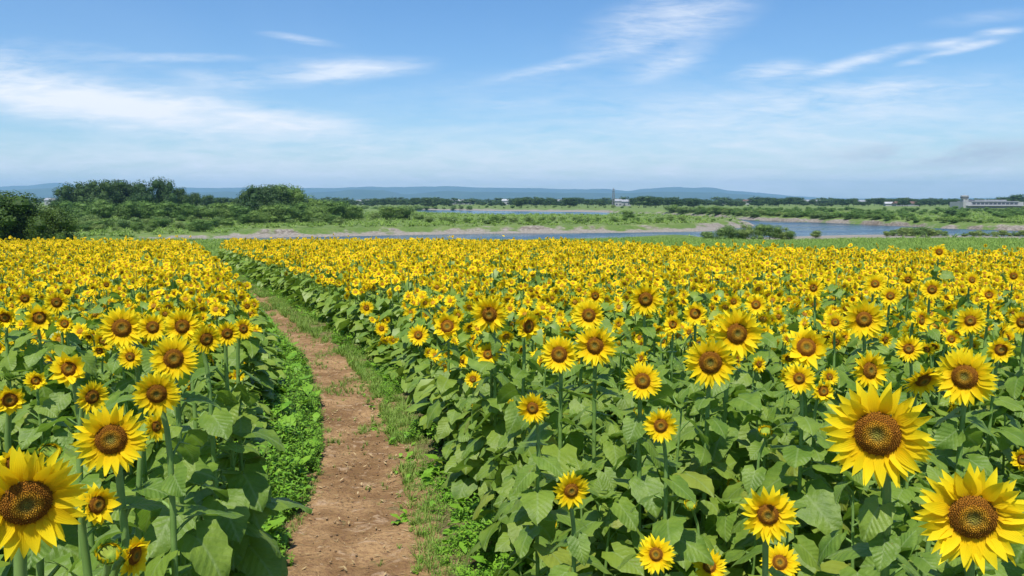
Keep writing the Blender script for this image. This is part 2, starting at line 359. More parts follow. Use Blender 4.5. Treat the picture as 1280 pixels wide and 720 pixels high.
# ------------------------------------------------------------------ sunflower geometry
def petal(L, Wd, nt, nc, bend, fold, tip=.55, r=None):
    t = np.linspace(0, 1, nt + 1); s = np.linspace(-1, 1, nc + 1)
    w = Wd * np.sin(np.pi * np.clip(t, 0, 1) ** tip) ** .75 * (1 - .15 * t) + Wd * .22 * (1 - t); w[-1] = Wd * .02
    T, S = np.meshgrid(t, s, indexing='ij'); X = T * L; Yp = S * w[:, None]
    Zp = bend * L * T ** 2 + fold * np.abs(S) * w[:, None] + (r.normal(0, .012) * L * np.sin(T * 7 + r.uniform(0, 6)) * S if r is not None else 0)
    return grid(np.stack([X, Yp, Zp], -1), np.stack([S * .5, T], -1))
def calyx(r, n=16, rd=.42, big=.32, close=0):
    gs = []
    th = np.arange(10) / 10 * 2 * math.pi; rr = np.array([.0, .10, .16, rd * .8, rd * 1.02, rd * 1.0]); zz_ = np.array([-.36, -.35, -.25, -.17, -.06, .01])
    P = np.stack([rr[:, None] * np.cos(th), rr[:, None] * np.sin(th), np.broadcast_to(zz_[:, None], (6, 10))], -1); gs.append(grid(P, wrap=True))
    for lay in range(2):
        for i in range(n):
            a = (i + .5 * lay + r.uniform(-.2, .2)) / n * 2 * math.pi
            p = petal(big * r.uniform(.8, 1.2), .085, 3, 2, close * .8 + r.uniform(-.1, .2), .3)
            p = p.xf(ry(-(close * 1.0 + lay * .18 + r.uniform(-.15, .15)))).xf(rz(a), (rd * .9 * math.cos(a), rd * .9 * math.sin(a), -.08 - .03 * lay)); gs.append(p)
    return join(gs)
def disc(r, rd, dens=340, nr=7, na=24, dome=.16):
    th = np.arange(na) / na * 2 * math.pi; rr = np.linspace(0.001, 1, nr)
    prof = lambda q: dome * (1 - q ** 3.2) - dome * .45 * np.exp(-(q / .33) ** 2)
    P = np.stack([rd * rr[:, None] * np.cos(th), rd * rr[:, None] * np.sin(th), np.broadcast_to(prof(rr)[:, None], (nr, na))], -1)
    gs = [grid(P, np.stack([np.broadcast_to(rr[:, None], (nr, na)), np.zeros((nr, na))], -1), wrap=True)]
    if dens:
        i = np.arange(dens); q = np.sqrt((i + .5) / dens); a = i * 2.399963; k = q > .30; q = q[k]; a = a[k]; n = len(q)
        cx = rd * q * np.cos(a); cy = rd * q * np.sin(a); cz = prof(q); h = (.022 + .03 * np.exp(-((q - .48) / .1) ** 2) + .02 * q) * r.uniform(.7, 1.3, n); w = rd * .036
        V = np.zeros((n, 4, 3)); ph = r.uniform(0, 6, n)
        for j in range(3):
            V[:, j] = np.stack([cx + w * np.cos(ph + j * 2.094), cy + w * np.sin(ph + j * 2.094), cz], -1)
        V[:, 3] = np.stack([cx * 1.01, cy * 1.01, cz + h], -1)
        UV = np.zeros((n, 4, 2)); UV[:, :, 0] = q[:, None]; UV[:, 3, 1] = 1
        o = (np.arange(n) * 4)[:, None]; F = np.stack([np.concatenate([o, o + 1, o + 3, o * 0 - 1], 1), np.concatenate([o + 1, o + 2, o + 3, o * 0 - 1], 1), np.concatenate([o + 2, o, o + 3, o * 0 - 1], 1)], 1)
        gs.append(Geo(V.reshape(-1, 3), F.reshape(-1, 4), UV.reshape(-1, 2)))
    return join(gs)
def rays(r, rd, n=(21, 19), nt=5, nc=2, kind='open'):
    gs = []
    for lay, cnt in enumerate(n):
        for i in range(cnt):
            if r.random() < .03: continue
            a = (i + .5 * lay + r.uniform(-.28, .28)) / cnt * 2 * math.pi
            L = (1 - rd * .92) * r.uniform(.86, 1.06) * (1 if lay == 0 else .95); wd = r.uniform(.102, .140) * (21 / cnt)
            if kind == 'open': up = [.10, .30][lay] + r.normal(0, .13); bend = r.normal(-.04, .16)
            elif kind == 'ragged': up = r.normal(.35, .35); bend = r.normal(.0, .3); L *= r.uniform(.6, 1.05)
            else: up = r.normal(1.15, .2); bend = r.normal(.35, .2); L *= .55
            p = petal(L, wd, nt, nc, bend, r.uniform(.1, .35), .62, r).xf(rx(r.normal(0, .25))).xf(ry(-up)).xf(rz(a), (rd * .93 * math.cos(a), rd * .93 * math.sin(a), -.03 + .035 * lay))
            gs.append(p)
    return join(gs)
FACE = rx(math.pi / 2)
HEADS = {}
def make_heads():
    for kind, n in (('open', 10), ('small', 7), ('ragged', 7), ('bud', 3)):
        lst = []
        for k in range(n):
            r = np.random.default_rng(100 + k + len(kind) * 31)
            rd = {'open': r.uniform(.37, .43), 'small': r.uniform(.32, .38), 'ragged': r.uniform(.36, .42), 'bud': .5}[kind]
            ray_ = rays(r, rd, {'open': (26, 24), 'small': (22, 19), 'ragged': (17, 13), 'bud': (14, 10)}[kind], 5, 2, {'small': 'open'}.get(kind, kind))
            ca = calyx(r, 14, rd, .34 if kind != 'bud' else .55, 0 if kind != 'bud' else .75)
            di = disc(r, rd, 420 if kind == 'open' else 260)
            lst.append([to_mesh('calyx', ca.xf(FACE), [M_CAL]), to_mesh('petals', ray_.xf(FACE), [M_PET]), to_mesh('seed_disc', di.xf(FACE), [M_DISC if kind != 'bud' else M_BUDC])])
        HEADS[kind] = lst
make_heads()

def leaf(r, nt=9, nc=4, serr=.11):
    t = np.linspace(0, 1, nt + 1); s = np.linspace(-1, 1, nc + 1)
    w = .46 * np.sin(np.pi * (t * .93 + .07) ** .60) ** .8; w[-1] = .01; w[0] = .20
    T, S = np.meshgrid(t, s, indexing='ij'); ws = w[:, None] * (1 + serr * ((np.arange(nt + 1)[:, None] % 2) - .5) * np.abs(S))
    X = T * 1.0 - .13 * (1 - T) ** 3 * (np.abs(S) * 2.2); X += .10 * np.abs(S) * (1 - T) * T
    Yl = S * ws
    dr = r.uniform(.12, .38); cup = r.uniform(-.05, .32)
    Zl = -dr * T ** 2 + cup * np.abs(Yl) ** 1.3 * 1.2 + .055 * np.sin(T * r.uniform(7, 13) + r.uniform(0, 6) + S * r.uniform(1, 4)) * np.abs(S) ** 1.5 - .05 * np.abs(S) ** 2
    return grid(np.stack([X, Yl, Zl], -1), np.stack([Yl, T], -1))
def leaves_for(r, H, top, n, size, lod=0, z0=.12, stemx=None):
    gs = []; a0 = r.uniform(0, 6.28)
    for i in range(n):
        f = i / max(n - 1, 1); h = z0 * H + (top - z0 * H) * f ** .85; a = a0 + i * 2.4 + r.normal(0, .25)
        Ls = size * (1 - .45 * f ** 2) * r.uniform(.8, 1.15) * (1.0 if f > .1 else .8); pl = Ls * r.uniform(.35, .62)
        el = r.uniform(.35, .85) if f < .9 else r.uniform(.7, 1.1)
        dirv = np.array([math.cos(a), math.sin(a), 0]); base = np.array([0, 0, h]) + (stemx(h) if stemx else 0)
        tip = base + dirv * pl * math.cos(el) + np.array([0, 0, pl * math.sin(el)])
        if lod == 0:
            midp = (base + tip) / 2 + np.array([0, 0, .06 * pl]); gs.append(tube([base, midp, tip], [.0055, .0045, .004], 4).mat(1))
            lf = leaf(r)
        elif lod == 1: lf = leaf(r, 3, 2, 0)
        else: lf = leaf(r, 2, 2, 0)
        drop = r.uniform(.0, .75); roll = r.normal(0, .35)
        gs.append(lf.xf(None, sc=Ls * (1 if lod == 0 else 1.12)).xf(rx(roll)).xf(ry(drop)).xf(rz(a + r.normal(0, .2)), tip).mat(0))
    return join(gs)
def stem_curve(H, head, k=6):                           # head: back-of-head position, local coordinates
    t = np.linspace(0, 1, k); P = np.zeros((k, 3)); P[:, 2] = H * t; P[:, 0] = head[0] * t ** 3; P[:, 1] = head[1] * t ** 3
    return P

PLANTS = []
def individual(x, y, zhead, D, yaw, pitch, kind, label, group, r, leaf_top=None, nleaf=None, size=None, z0=.12):
    """zhead: world z of the head centre (or of the top shoot); yaw 0 faces -Y"""
    zg = tz(x, y)
    if kind: f = np.array([math.sin(yaw) * math.cos(pitch), -math.cos(yaw) * math.cos(pitch), math.sin(pitch)])
    else: f = np.zeros(3)
    back = -f * D * .18; bend = f.copy(); bend[2] = 0
    rootx, rooty = x - bend[0] * .07 + r.normal(0, .02), y - bend[1] * .07 + .0
    H = zhead - zg
    e = bpy.data.objects.new('sunflower', None); COL.objects.link(e); e.location = (rootx, rooty, zg); e.empty_display_size = .1
    tag(e, label, 'sunflower', group)
    hp = np.array([x - rootx, y - rooty, H])
    if kind:
        nb = hp + back
        P = np.array([[0, 0, -.03], [r.normal(0, .015), r.normal(0, .015), H * .35], [r.normal(0, .012), r.normal(0, .012), H * .7], [nb[0] * .15, nb[1] * .15, H - .13 - D * .1], nb + np.array([0, 0, -.03]) - bend * .02 * 1.5, nb])
        tt = np.linspace(0, 5, 16); P = np.stack([np.interp(tt, range(6), P[:, k]) for k in range(3)], 1)
        P[1:-1] = (P[:-2] + 2 * P[1:-1] + P[2:]) / 4
        rad = np.interp(tt, [0, 4, 5], [.015, .008 + D * .012, .010 + D * .02]) * np.clip(D / .2, .7, 1.0)
    else:
        P = np.array([[0, 0, -.03], [r.normal(0, .02), r.normal(0, .02), H * .5], [r.normal(0, .03), r.normal(0, .03), H]]); rad = np.array([.015, .011, .004])
    link('stem', to_mesh('stem', tube(P, rad, 7), [M_STEM]), e)
    sx = lambda h: np.array([np.interp(h, P[:, 2], P[:, 0]), np.interp(h, P[:, 2], P[:, 1]), 0])
    lt = leaf_top if leaf_top is not None else (min(H * .84, H - .22 if H > 1.2 else H * .8) if kind else H * .97)
    near = float(np.clip(math.hypot(x, y) / 3.6, .72, 1))
    lf = leaves_for(r, H, lt, nleaf or int(r.integers(15, 21)), (size or r.uniform(.21, .27)) * near, 0, z0, sx)
    if not kind:                                        # closed green shoot on top
        lf = join([lf] + [leaf(r, 4, 2).xf(None, sc=.09 * r.uniform(.8, 1.3)).xf(ry(-r.uniform(.4, 1.2))).xf(rz(k * 1.5 + .3), (0, 0, H - .02)).mat(0) for k in range(5)])
    link('foliage', to_mesh('foliage', lf, [M_LEAF, M_STEM]), e)
    if kind:
        ca, pe_, di = HEADS[kind][int(r.integers(0, len(HEADS[kind])))]
        h = link('flower_head', ca, e, hp, (0, 0, 0), D / 2)
        h.rotation_mode = 'XYZ'; h.rotation_euler = (-pitch, r.uniform(0, 6.28) * 0, yaw)
        link('petals', pe_, h); link('seed_disc', di, h)
    PLANTS.append(e); return e

# the heads one can tell apart: px, py, diameter px, yaw (deg, + = towards the right), pitch, kind, label
RF = 'sunflowers of the right-hand field'; LF = 'sunflowers of the left-hand field'
HERO = [
 (1097, 542, 136, -6, 4, 'open', 'largest sunflower of the right field, wide orange-brown disc, on a thick bare stem', RF),
 (1216, 646, 138, -2, 0, 'open', 'big sunflower with dark brown disc in the bottom right corner', RF),
 (960, 643, 74, 0, 8, 'small', 'medium sunflower low among leaves, left of and below the largest right head', RF),
 (975, 703, 50, 5, 25, 'small', 'small sunflower cut by the bottom edge, under the medium head with orange disc', RF),
 (820, 693, 50, -5, 18, 'small', 'small sunflower near the bottom edge, second head right of the path', RF),
 (887, 708, 44, 0, 30, 'small', 'small pale sunflower at the bottom edge between two other low heads', RF),
 (714, 613, 50, 5, 8, 'small', 'lowest sunflower beside the path edge on the right side, alone among leaves', RF),
 (666, 510, 43, -4, 8, 'small', 'small lone sunflower standing over the broad leaves right of the path bend', RF),
 (826, 532, 46, 3, 8, 'small', 'small lone sunflower below the round head of the middle of the right field', RF),
 (803, 476, 50, 0, 6, 'open', 'round sunflower alone on a bare stem, below and right of the touching pair', RF),
 (744, 432, 58, 0, 4, 'open', 'right-hand bigger head of a touching pair of sunflowers in mid field', RF),
 (699, 443, 50, 0, 6, 'open', 'left-hand head of a touching pair of sunflowers in mid field', RF),
 (736, 394, 42, 0, 8, 'open', 'sunflower just above and behind the touching pair', RF),
 (744, 370, 26, 0, 10, 'open', 'small sunflower at the back, straight above the touching pair', RF),
 (807, 374, 44, 6, 2, 'open', 'tall sunflower on a long bare stem, standing over the packed heads of mid field', RF),
 (612, 393, 51, 0, 2, 'open', 'tall broad sunflower with full dark disc, furthest left of the big right-field heads', RF),
 (610, 443, 33, 0, 10, 'small', 'small sunflower directly under the tall broad head', RF),
 (660, 408, 43, 28, 6, 'ragged', 'sunflower with ragged petals turned right, between the tall broad head and the pair', RF),
 (559, 408, 42, -10, 8, 'ragged', 'ragged sunflower with greenish disc left of the tall broad head', RF),
 (523, 419, 29, 0, 8, 'small', 'small sunflower at the path side of the right field, left of the ragged one', RF),
 (458, 385, 20, 0, 8, 'small', 'tiny sunflower nearest the path, upper of the two on the leafy edge', RF),
 (477, 411, 19, 0, 8, 'small', 'tiny sunflower nearest the path, lower of the two on the leafy edge', RF),
 (888, 453, 68, 0, 4, 'open', 'big sunflower with half shaded disc, lower left one of an overlapping pair', RF),
 (921, 417, 70, 3, 2, 'open', 'biggest head behind an overlapping pair, upper right of the two', RF),
 (869, 392, 33, 0, 10, 'ragged', 'shaggy sunflower with orange disc left above the overlapping pair', RF),
 (841, 406, 28, 15, 10, 'ragged', 'small shaggy sunflower between the long-stemmed head and the overlapping pair', RF),
 (945, 381, 30, 0, 10, 'small', 'small sunflower right above the overlapping pair', RF),
 (1008, 434, 62, 0, 12, 'ragged', 'wide sunflower with loose petals and orange disc left of the round orange head', RF),
 (1080, 399, 55, 0, 4, 'small', 'round sunflower with bright orange ring disc, upper middle of the right side', RF),
 (999, 473, 42, 0, 6, 'small', 'sunflower with green centre and dark ring, left of two joined heads', RF),
 (1029, 489, 34, 40, 6, 'ragged', 'half open sunflower facing right, joined to the head with a green centre', RF),
 (1044, 403, 28, 10, 10, 'small', 'small sunflower just left of the round orange head', RF),
 (1087, 463, 56, 38, 0, 'open', 'sunflower turned aside so its disc looks narrow, above the largest head', RF),
 (1154, 475, 54, 20, -22, 'open', 'drooping sunflower with shaded disc left of the ringed head', RF),
 (1206, 471, 76, 0, 4, 'open', 'large flat sunflower with ringed disc, right of the drooping one', RF),
 (1136, 436, 36, 0, 10, 'small', 'small sunflower with orange disc above the drooping one', RF),
 (1151, 400, 34, 55, 6, 'ragged', 'sunflower seen from the side with a narrow disc, far right group', RF),
 (1213, 401, 38, -12, 12, 'small', 'sunflower with small orange disc above the large ringed head', RF),
 (1251, 437, 36, 15, 8, 'ragged', 'untidy small sunflower right of and above the large ringed head', RF),
 (1278, 403, 32, -15, 8, 'open', 'sunflower cut by the right edge, level with the orange ringed head', RF),
 (1278, 488, 26, -30, 8, 'ragged', 'small sunflower cut by the right edge beside the large ringed head', RF),
 (1279, 575, 34, -30, 4, 'ragged', 'shaggy sunflower cut by the right edge, above the corner head', RF),
 (1190, 505, 26, 50, 0, 'ragged', 'half hidden sunflower below the drooping head', RF),
 (957, 540, 32, 0, 50, 'bud', 'spiky green bud left of the largest sunflower', RF),
 (917, 606, 30, 0, 45, 'bud', 'spiky green bud just above the medium low head', RF),
 (1017, 360, 26, 0, 8, 'small', 'small back-row sunflower above the loose petalled head', RF),
 (1094, 355, 28, 0, 8, 'small', 'small back-row sunflower with dark green centre above the orange ringed head', RF),
 (1113, 370, 27, 0, 8, 'small', 'small back-row sunflower right of the one with dark green centre', RF),
 (1135, 350, 22, 0, 5, 'open', 'small dark-disced back-row sunflower on the right', RF),
 (1165, 362, 28, 0, 8, 'open', 'dark-disced sunflower below the head that breaks the field line', RF),
 (1215, 350, 22, 0, 8, 'small', 'tiny back-row sunflower far right', RF),
 (1236, 369, 27, 0, 8, 'ragged', 'small untidy back-row sunflower far right', RF),
 (1267, 345, 21, 0, 6, 'open', 'small dark-disced back-row sunflower nearest the right edge', RF),
 (1174, 315, 20, 0, 5, 'open', 'tall sunflower rising above the far edge of the field', RF),
 (1049, 338, 13, 160, 0, 'small', 'thin tall sunflower seen from behind over the back rows', RF),
 (917, 377, 22, 10, 8, 'small', 'tiny back-row sunflower above the overlapping pair', RF),
 (1189, 424, 26, 10, 0, 'ragged', 'small shaded sunflower tucked above the drooping one', RF),
 (33, 628, 147, 8, 2, 'open', 'largest sunflower of the left field with wide brown disc, at the left edge', LF),
 (139, 549, 92, 2, 4, 'open', 'second largest left-field sunflower, right above the largest one', LF),
 (121, 631, 60, 50, 2, 'ragged', 'sunflower turned right beside the largest left head', LF),
 (62, 566, 46, 15, 40, 'bud', 'half open green and yellow bud between the two largest left heads', LF),
 (18, 578, 44, -10, 5, 'ragged', 'sunflower half hidden above the largest left head', LF),
 (136, 692, 52, 5, 35, 'bud', 'large spiky green bud at the bottom of the left field', LF),
 (168, 694, 58, 48, 0, 'ragged', 'sunflower turned right behind the large green bud at the bottom', LF),
 (195, 533, 40, 48, 2, 'small', 'small sunflower turned right beside the second largest left head', LF),
 (263, 550, 24, 60, 4, 'ragged', 'tiny half open sunflower closest to the path weeds, on a thin stem', LF),
 (196, 492, 60, 5, -8, 'open', 'wide sunflower with bowed disc, below the round head in the left group', LF),
 (217, 448, 60, 2, 4, 'open', 'round dark-disced sunflower lowest of the row beside the path', LF),
 (115, 496, 44, 25, 0, 'open', 'sunflower turned slightly right, above the second largest left head', LF),
 (86, 461, 50, -14, 6, 'ragged', 'sunflower with green centre, left of the row beside the path', LF),
 (163, 446, 33, 0, 8, 'small', 'small sunflower under the first head of the row', LF),
 (152, 410, 56, 0, 4, 'open', 'first and widest sunflower at the left end of the row of six', LF),
 (191, 409, 38, 0, 4, 'open', 'second sunflower of the row of six, smaller than both neighbours', LF),
 (228, 408, 48, 0, 4, 'open', 'third sunflower of the row of six, above the round dark-disced one', LF),
 (258, 424, 38, 4, 2, 'open', 'fourth sunflower of the row of six, set lower', LF),
 (284, 417, 33, 8, 4, 'open', 'fifth sunflower of the row of six', LF),
 (304, 411, 29, 14, 4, 'open', 'last sunflower of the row of six, nearest the path', LF),
 (309, 383, 17, 12, 5, 'small', 'tiny sunflower just above the end of the row beside the path', LF),
 (45, 476, 30, 0, 8, 'ragged', 'small orange-tinged sunflower left of the green-centred one', LF),
 (12, 500, 44, -10, 0, 'ragged', 'sunflower with shaded disc at the left edge, middle height', LF),
 (71, 378, 30, 0, 6, 'open', 'small dark-disced sunflower behind, above the ragged back row on the left', LF),
 (49, 397, 38, 8, 8, 'ragged', 'ragged sunflower with greenish disc in the left back row', LF),
 (31, 373, 26, 0, 6, 'open', 'small dark-disced sunflower behind, second from the left edge', LF),
 (6, 397, 34, -5, -5, 'ragged', 'drooping sunflower cut by the left edge in the back row', LF),
 (81, 405, 26, 0, 6, 'ragged', 'small sunflower right of the ragged back-row one on the left', LF),
 (133, 356, 15, 0, 6, 'open', 'tiny sunflower in the packed field above the widest of the row', LF),
 (84, 365, 17, 0, 6, 'open', 'tiny dark sunflower in the packed field on the left', LF),
 (237, 484, 22, 55, 0, 'ragged', 'small sunflower peeping out behind the wide bowed-disc one', LF),
]
hero_pts = []
for i, (px, py, dpx, yaw, pit, kind, label, grp) in enumerate(HERO):
    r = np.random.default_rng(1000 + i)
    dy = max(py - HOR, 40); D = float(np.clip(dpx * .86 / dy, .15, .315))
    if kind == 'bud': D = .13
    if dy < 100: D = float(np.clip(dpx * 1.1 / dy, .16, .28))
    dep = D * FPX / dpx; P = EYE + ray(px, py) * dep
    for _ in range(30):
        if grp == RF and P[0] < SG(P[1]) + .12 or grp == LF and P[0] > SL(P[1]) - .5:
            dep *= 1.03 if grp == RF else .98; P = EYE + ray(px, py) * dep
    D = dep * dpx / FPX
    cam_yaw = math.atan2(-P[0], P[1])                      # yaw that faces the camera (its x is at 0)
    yw = R(yaw + r.normal(0, 9)) + cam_yaw * .8
    H = P[2] - tz(P[0], P[1])
    hero_pts.append((P[0], P[1], P[2], D))
    individual(P[0], P[1], P[2], D, yw, R(pit + 2 + r.normal(0, 5)), kind, label, grp, r, leaf_top=(H - .19 if grp == LF else min(H * .87, H - .24)), nleaf=(int(r.integers(20, 25)) if grp == LF else int(r.integers(17, 22))), z0=.3)
    if not (.75 < H < 1.95): print('HERO height', i, px, py, round(H, 2), round(D, 3), round(P[1], 1))
hero_pts = np.array(hero_pts)

# all the other plants on a jittered grid
sp = .335
gx, gy = np.meshgrid(np.arange(-42, 42, sp), np.arange(.6, 50, sp), indexing='ij')
px_ = (gx + rng.uniform(-.42, .42, gx.shape) * sp).ravel(); py_ = (gy + rng.uniform(-.42, .42, gx.shape) * sp).ravel()
s2 = .44; gx2, gy2 = np.meshgrid(np.arange(-42, 42, s2), np.arange(12.5, 50, s2), indexing='ij')
px_ = np.r_[px_, (gx2 + rng.uniform(-.5, .5, gx2.shape) * s2).ravel()]; py_ = np.r_[py_, (gy2 + rng.uniform(-.5, .5, gx2.shape) * s2).ravel()]
k = (py_ < yfar(px_, py_)) & (np.abs(px_) < .70 * py_ + 1.6)
k &= ~((px_ > SL(py_) - .58) & (px_ < SG(py_) + .10))
k &= ~((px_ ** 2 + py_ ** 2) < 1.35 ** 2)
px_, py_ = px_[k], py_[k]
d = np.min(np.hypot(px_[:, None] - hero_pts[None, :, 0], py_[:, None] - hero_pts[None, :, 1]), 1)
k = d > .15; px_, py_ = px_[k], py_[k]
zg_ = terr(px_, py_); n = len(px_); print('plants', n)
can = 1.27 + (fbm(px_ / 3, py_ / 3, 21, 3) - .45) * .34 + rng.normal(0, .06, n)
edge = np.minimum(np.abs(px_ - SG(py_)), np.abs(px_ - SL(py_) + .58))
can += .38 * (1 - sstep(4.5, 10, py_)) * sstep(.3, 1.3, edge) - .26 * (1 - sstep(.1, .7, edge))
headed = rng.random(n) < np.interp(py_, [5.0, 8.5], [.02, .98]) * (1 - .5 * sstep(.60, .70, fbm(px_ / 1.7, py_ / 3, 71, 3)))
can += np.where(headed, rng.normal(.05, .07, n), -.06) + np.where(rng.random(n) < .02, .22, 0)
ye = np.arange(2.2, 13, .2); xe = SL(ye) - .54 + rng.uniform(-.1, .06, len(ye)); ce = rng.uniform(.62, 1.0, len(ye))
px_ = np.r_[px_, xe]; py_ = np.r_[py_, ye]; zg_ = np.r_[zg_, terr(xe, ye)]; can = np.r_[can, ce]; headed = np.r_[headed, np.zeros(len(ye), bool)]
# keep low enough that the heads told apart stay in view
cap = np.full(len(px_), 9.)
for hx, hy, hz, hD in hero_pts:
    t = py_ / hy; lat = np.abs(px_ - hx * t); inr = (t < 1.0) & (lat < hD * .5 * t + .24)
    ln = EYE[2] + (hz - hD * .62 - EYE[2]) * t - .03
    cap = np.where(inr, np.minimum(cap, ln - zg_), cap)
can = np.minimum(can, cap); keep = can > .35
px_, py_, zg_, can, headed = (a[keep] for a in (px_, py_, zg_, can, headed))
dist = np.hypot(px_, py_); vis = (np.abs(px_ / py_) < .70) & (py_ > 1.75)
order = np.argsort(np.where(vis, dist, 1e6)); N_IND = 298 - len(HERO); ind = order[:N_IND]
print('individual reach', dist[ind[-1]])
isind = np.zeros(len(px_), bool); isind[ind] = True
for i in ind:
    r = np.random.default_rng(5000 + int(i)); left = px_[i] < SL(py_[i])
    side = 'left of the path' if left else 'right of the path'
    u = r.random()
    if headed[i] and can[i] > 1.0: kind, D, lb = ('small' if u < .7 else 'ragged'), r.uniform(.13, .17), 'small-flowered sunflower half sunk in the leaves of the near rows ' + side
    elif u < .07 and py_[i] > 3: kind, D, lb = 'bud', .11, 'sunflower with a small green bud low among the near leaves ' + side
    else: kind, D, lb = None, .1, 'broad-leaved sunflower not yet in bloom, in the leafy near rows ' + side
    individual(px_[i], py_[i], zg_[i] + can[i], D, r.normal(0, .75) - px_[i] / py_[i] * .5, r.uniform(-.5, .5) if kind != 'bud' else .8, kind, lb,
               lb.replace('sunflower', 'sunflowers', 1), r, size=r.uniform(.20, .27), nleaf=int(r.integers(15, 21)))

# prototypes for the mass of the field
def plant_proto(seed, lod):
    r = np.random.default_rng(seed); H = 1.0
    gs = [leaves_for(r, H, .93 if lod == 1 else .84, 12 if lod == 1 else 7, .20 if lod == 1 else .25, lod, .2).mat(0)]
    gs.append(tube([(0, 0, 0), (0, 0, .6), (0, .02, .93), (0, -.0, 1.0)], [.012, .010, .008, .008], 4 if lod == 1 else 3).mat(1))
    return join(gs)
def head_proto(seed, lod):
    r = np.random.default_rng(seed); rd = r.uniform(.26, .37)
    if lod == 1: ra = rays(r, rd, (17, 14), 3, 1, 'ragged' if seed % 3 == 0 else 'open'); di = disc(r, rd, 0, 4, 10)
    else: ra = rays(r, rd, (11, 6), 2, 1, 'ragged' if seed % 3 == 0 else 'open'); di = disc(r, rd, 0, 3, 7)
    th = np.arange(7) / 7 * 2 * math.pi; ring = lambda q, z: np.stack([q * np.cos(th), q * np.sin(th), np.full(7, z)], -1)
    cb = grid(np.stack([ring(.08, -.3), ring(rd * 1.25, -.08)]), wrap=True)
    sep = join([petal(.5, .14, 1, 1, .1, 0).xf(ry(.1)).xf(rz(a), (rd * .7 * math.cos(a), rd * .7 * math.sin(a), -.10)) for a in th])
    g = join([ra.mat(2), di.mat(3), cb.mat(4), sep.mat(4)]).xf(FACE)
    pitch = r.normal(.15, .42)
    return g.xf(rx(-pitch) , sc=1).xf(rx(0))
rest = np.nonzero(~isind)[0]; parts = []
for lod, lo, hi in ((1, 0, 14), (2, 14, 99)):
    ix = rest[(dist[rest] >= lo) & (dist[rest] < hi)]
    pos = np.stack([px_[ix], py_[ix], zg_[ix]], -1); H = can[ix]
    gp = scatter([plant_proto(300 + lod * 50 + s, lod) for s in range(8)], pos, rng.uniform(0, 6.28, len(ix)), 1.25, H, tilt=.03)
    hx = headed[ix]; hp = pos[hx] + np.stack([np.zeros(hx.sum()), np.full(hx.sum(), -.06), H[hx]], -1)
    gh = scatter([head_proto(700 + lod * 50 + s, lod) for s in range(12)], hp, rng.normal(-.1, .85, hx.sum()) - .5 * hp[:, 0] / hp[:, 1], rng.uniform(.074, .120, hx.sum()) * (1.0 if lod == 1 else .88))
    parts += [gp, gh]; print('lod', lod, len(ix), len(gp.F), len(gh.F))
fg = join(parts)
o = link('sunflower_field', to_mesh('sunflower_field', fg, [M_LEAFB, M_STEM, M_PET, M_DISCF, M_CAL]))
tag(o, 'dense mass of small yellow sunflowers covering the field behind the near rows', 'sunflower field', None, 'stuff')

# ------------------------------------------------------------------ weeds, grass and litter along the path
def weed_proto(seed, h=1.0):
    r = np.random.default_rng(seed); gs = []
    for s in range(6):
        a = r.uniform(0, 6.28); ln = r.uniform(.1, .45); top = np.array([math.cos(a) * ln, math.sin(a) * ln, r.uniform(.6, 1.0)])
        for j in range(9):
            f = (j + 1) / 9; p = top * np.array([f ** 1.3, f ** 1.3, f]); b = r.uniform(0, 6.28); L_ = r.uniform(.14, .24) * (1.1 - .4 * f)
            gs.append(petal(L_, L_ * .30, 2, 2, -.25, .3).xf(ry(-r.uniform(-.3, .7))).xf(rz(b), p).mat(0))
        gs.append(tube([(0, 0, 0), top * [.5, .5, .55], top], [.012, .009, .005], 3).mat(1))
    return join(gs)
def broad_proto(seed):
    r = np.random.default_rng(seed)
    return join([leaf(r, 4, 2, .05).xf(None, sc=r.uniform(.3, .55)).xf(ry(r.uniform(-.5, .4))).xf(rz(k_ * 1.1 + r.uniform(0, .5)), (0, 0, r.uniform(.1, .8))) for k_ in range(9)])
def tuft_proto(seed, nb=12):
    r = np.random.default_rng(seed); gs = []
    for s in range(nb):
        a = r.uniform(0, 6.28); L_ = r.uniform(.5, 1.0); t = np.linspace(0, 1, 4); le = r.uniform(.2, .9)
        c = np.stack([t ** 1.5 * L_ * le, t * 0, L_ * (t - .35 * le * t ** 2)], -1); w = .035 * (1 - t) + .004
        P = np.stack([c + np.stack([t * 0, -w, t * 0], -1), c + np.stack([t * 0, w, t * 0], -1)], 1)
        gs.append(grid(P).xf(rz(a), (r.normal(0, .06), r.normal(0, .06), 0)))
    return join(gs)
WP = [weed_proto(40 + s) for s in range(7)] + [broad_proto(50), broad_proto(51)]; TP = [tuft_proto(60 + s) for s in range(6)]
def strip_pts(n, y0, y1, fx, powr=1.4):
    y = y0 + (y1 - y0) * rng.random(n) ** powr; q = rng.random(n); x = fx(y, q); return np.stack([x, y, terr(x, y) + .02], -1), q
pos, q = strip_pts(4200, 2.0, 44, lambda y, q: SL(y) - .84 + .96 * q ** .8 + (fbm(y * 1.7, y * 0, 4) - .5) * .35)
s = (.66 - .44 * q ** 1.7) * rng.uniform(.6, 1.2, len(q)) * np.interp(pos[:, 1], [2, 12, 44], [1, .9, .7])
gw1 = scatter(WP, pos, rng.uniform(0, 6.28, len(q)), s * .85, s)
pos, q = strip_pts(3000, 2.4, 44, lambda y, q: SG(y) + .35 - .62 * q ** 1.2 + (fbm(y * 1.5, y * 0, 14) - .5) * .3)
s = (.40 - .26 * q) * rng.uniform(.5, 1.2, len(q))
kk = (fbm(pos[:, 0] * 1.6, pos[:, 1] * 1.6, 44, 3) > .34 + .16 * q * (pos[:, 1] < 11)); pos = pos[kk]; s = s[kk]; q = q[kk]
gw2 = scatter(WP, pos, rng.uniform(0, 6.28, len(q)), s, s)
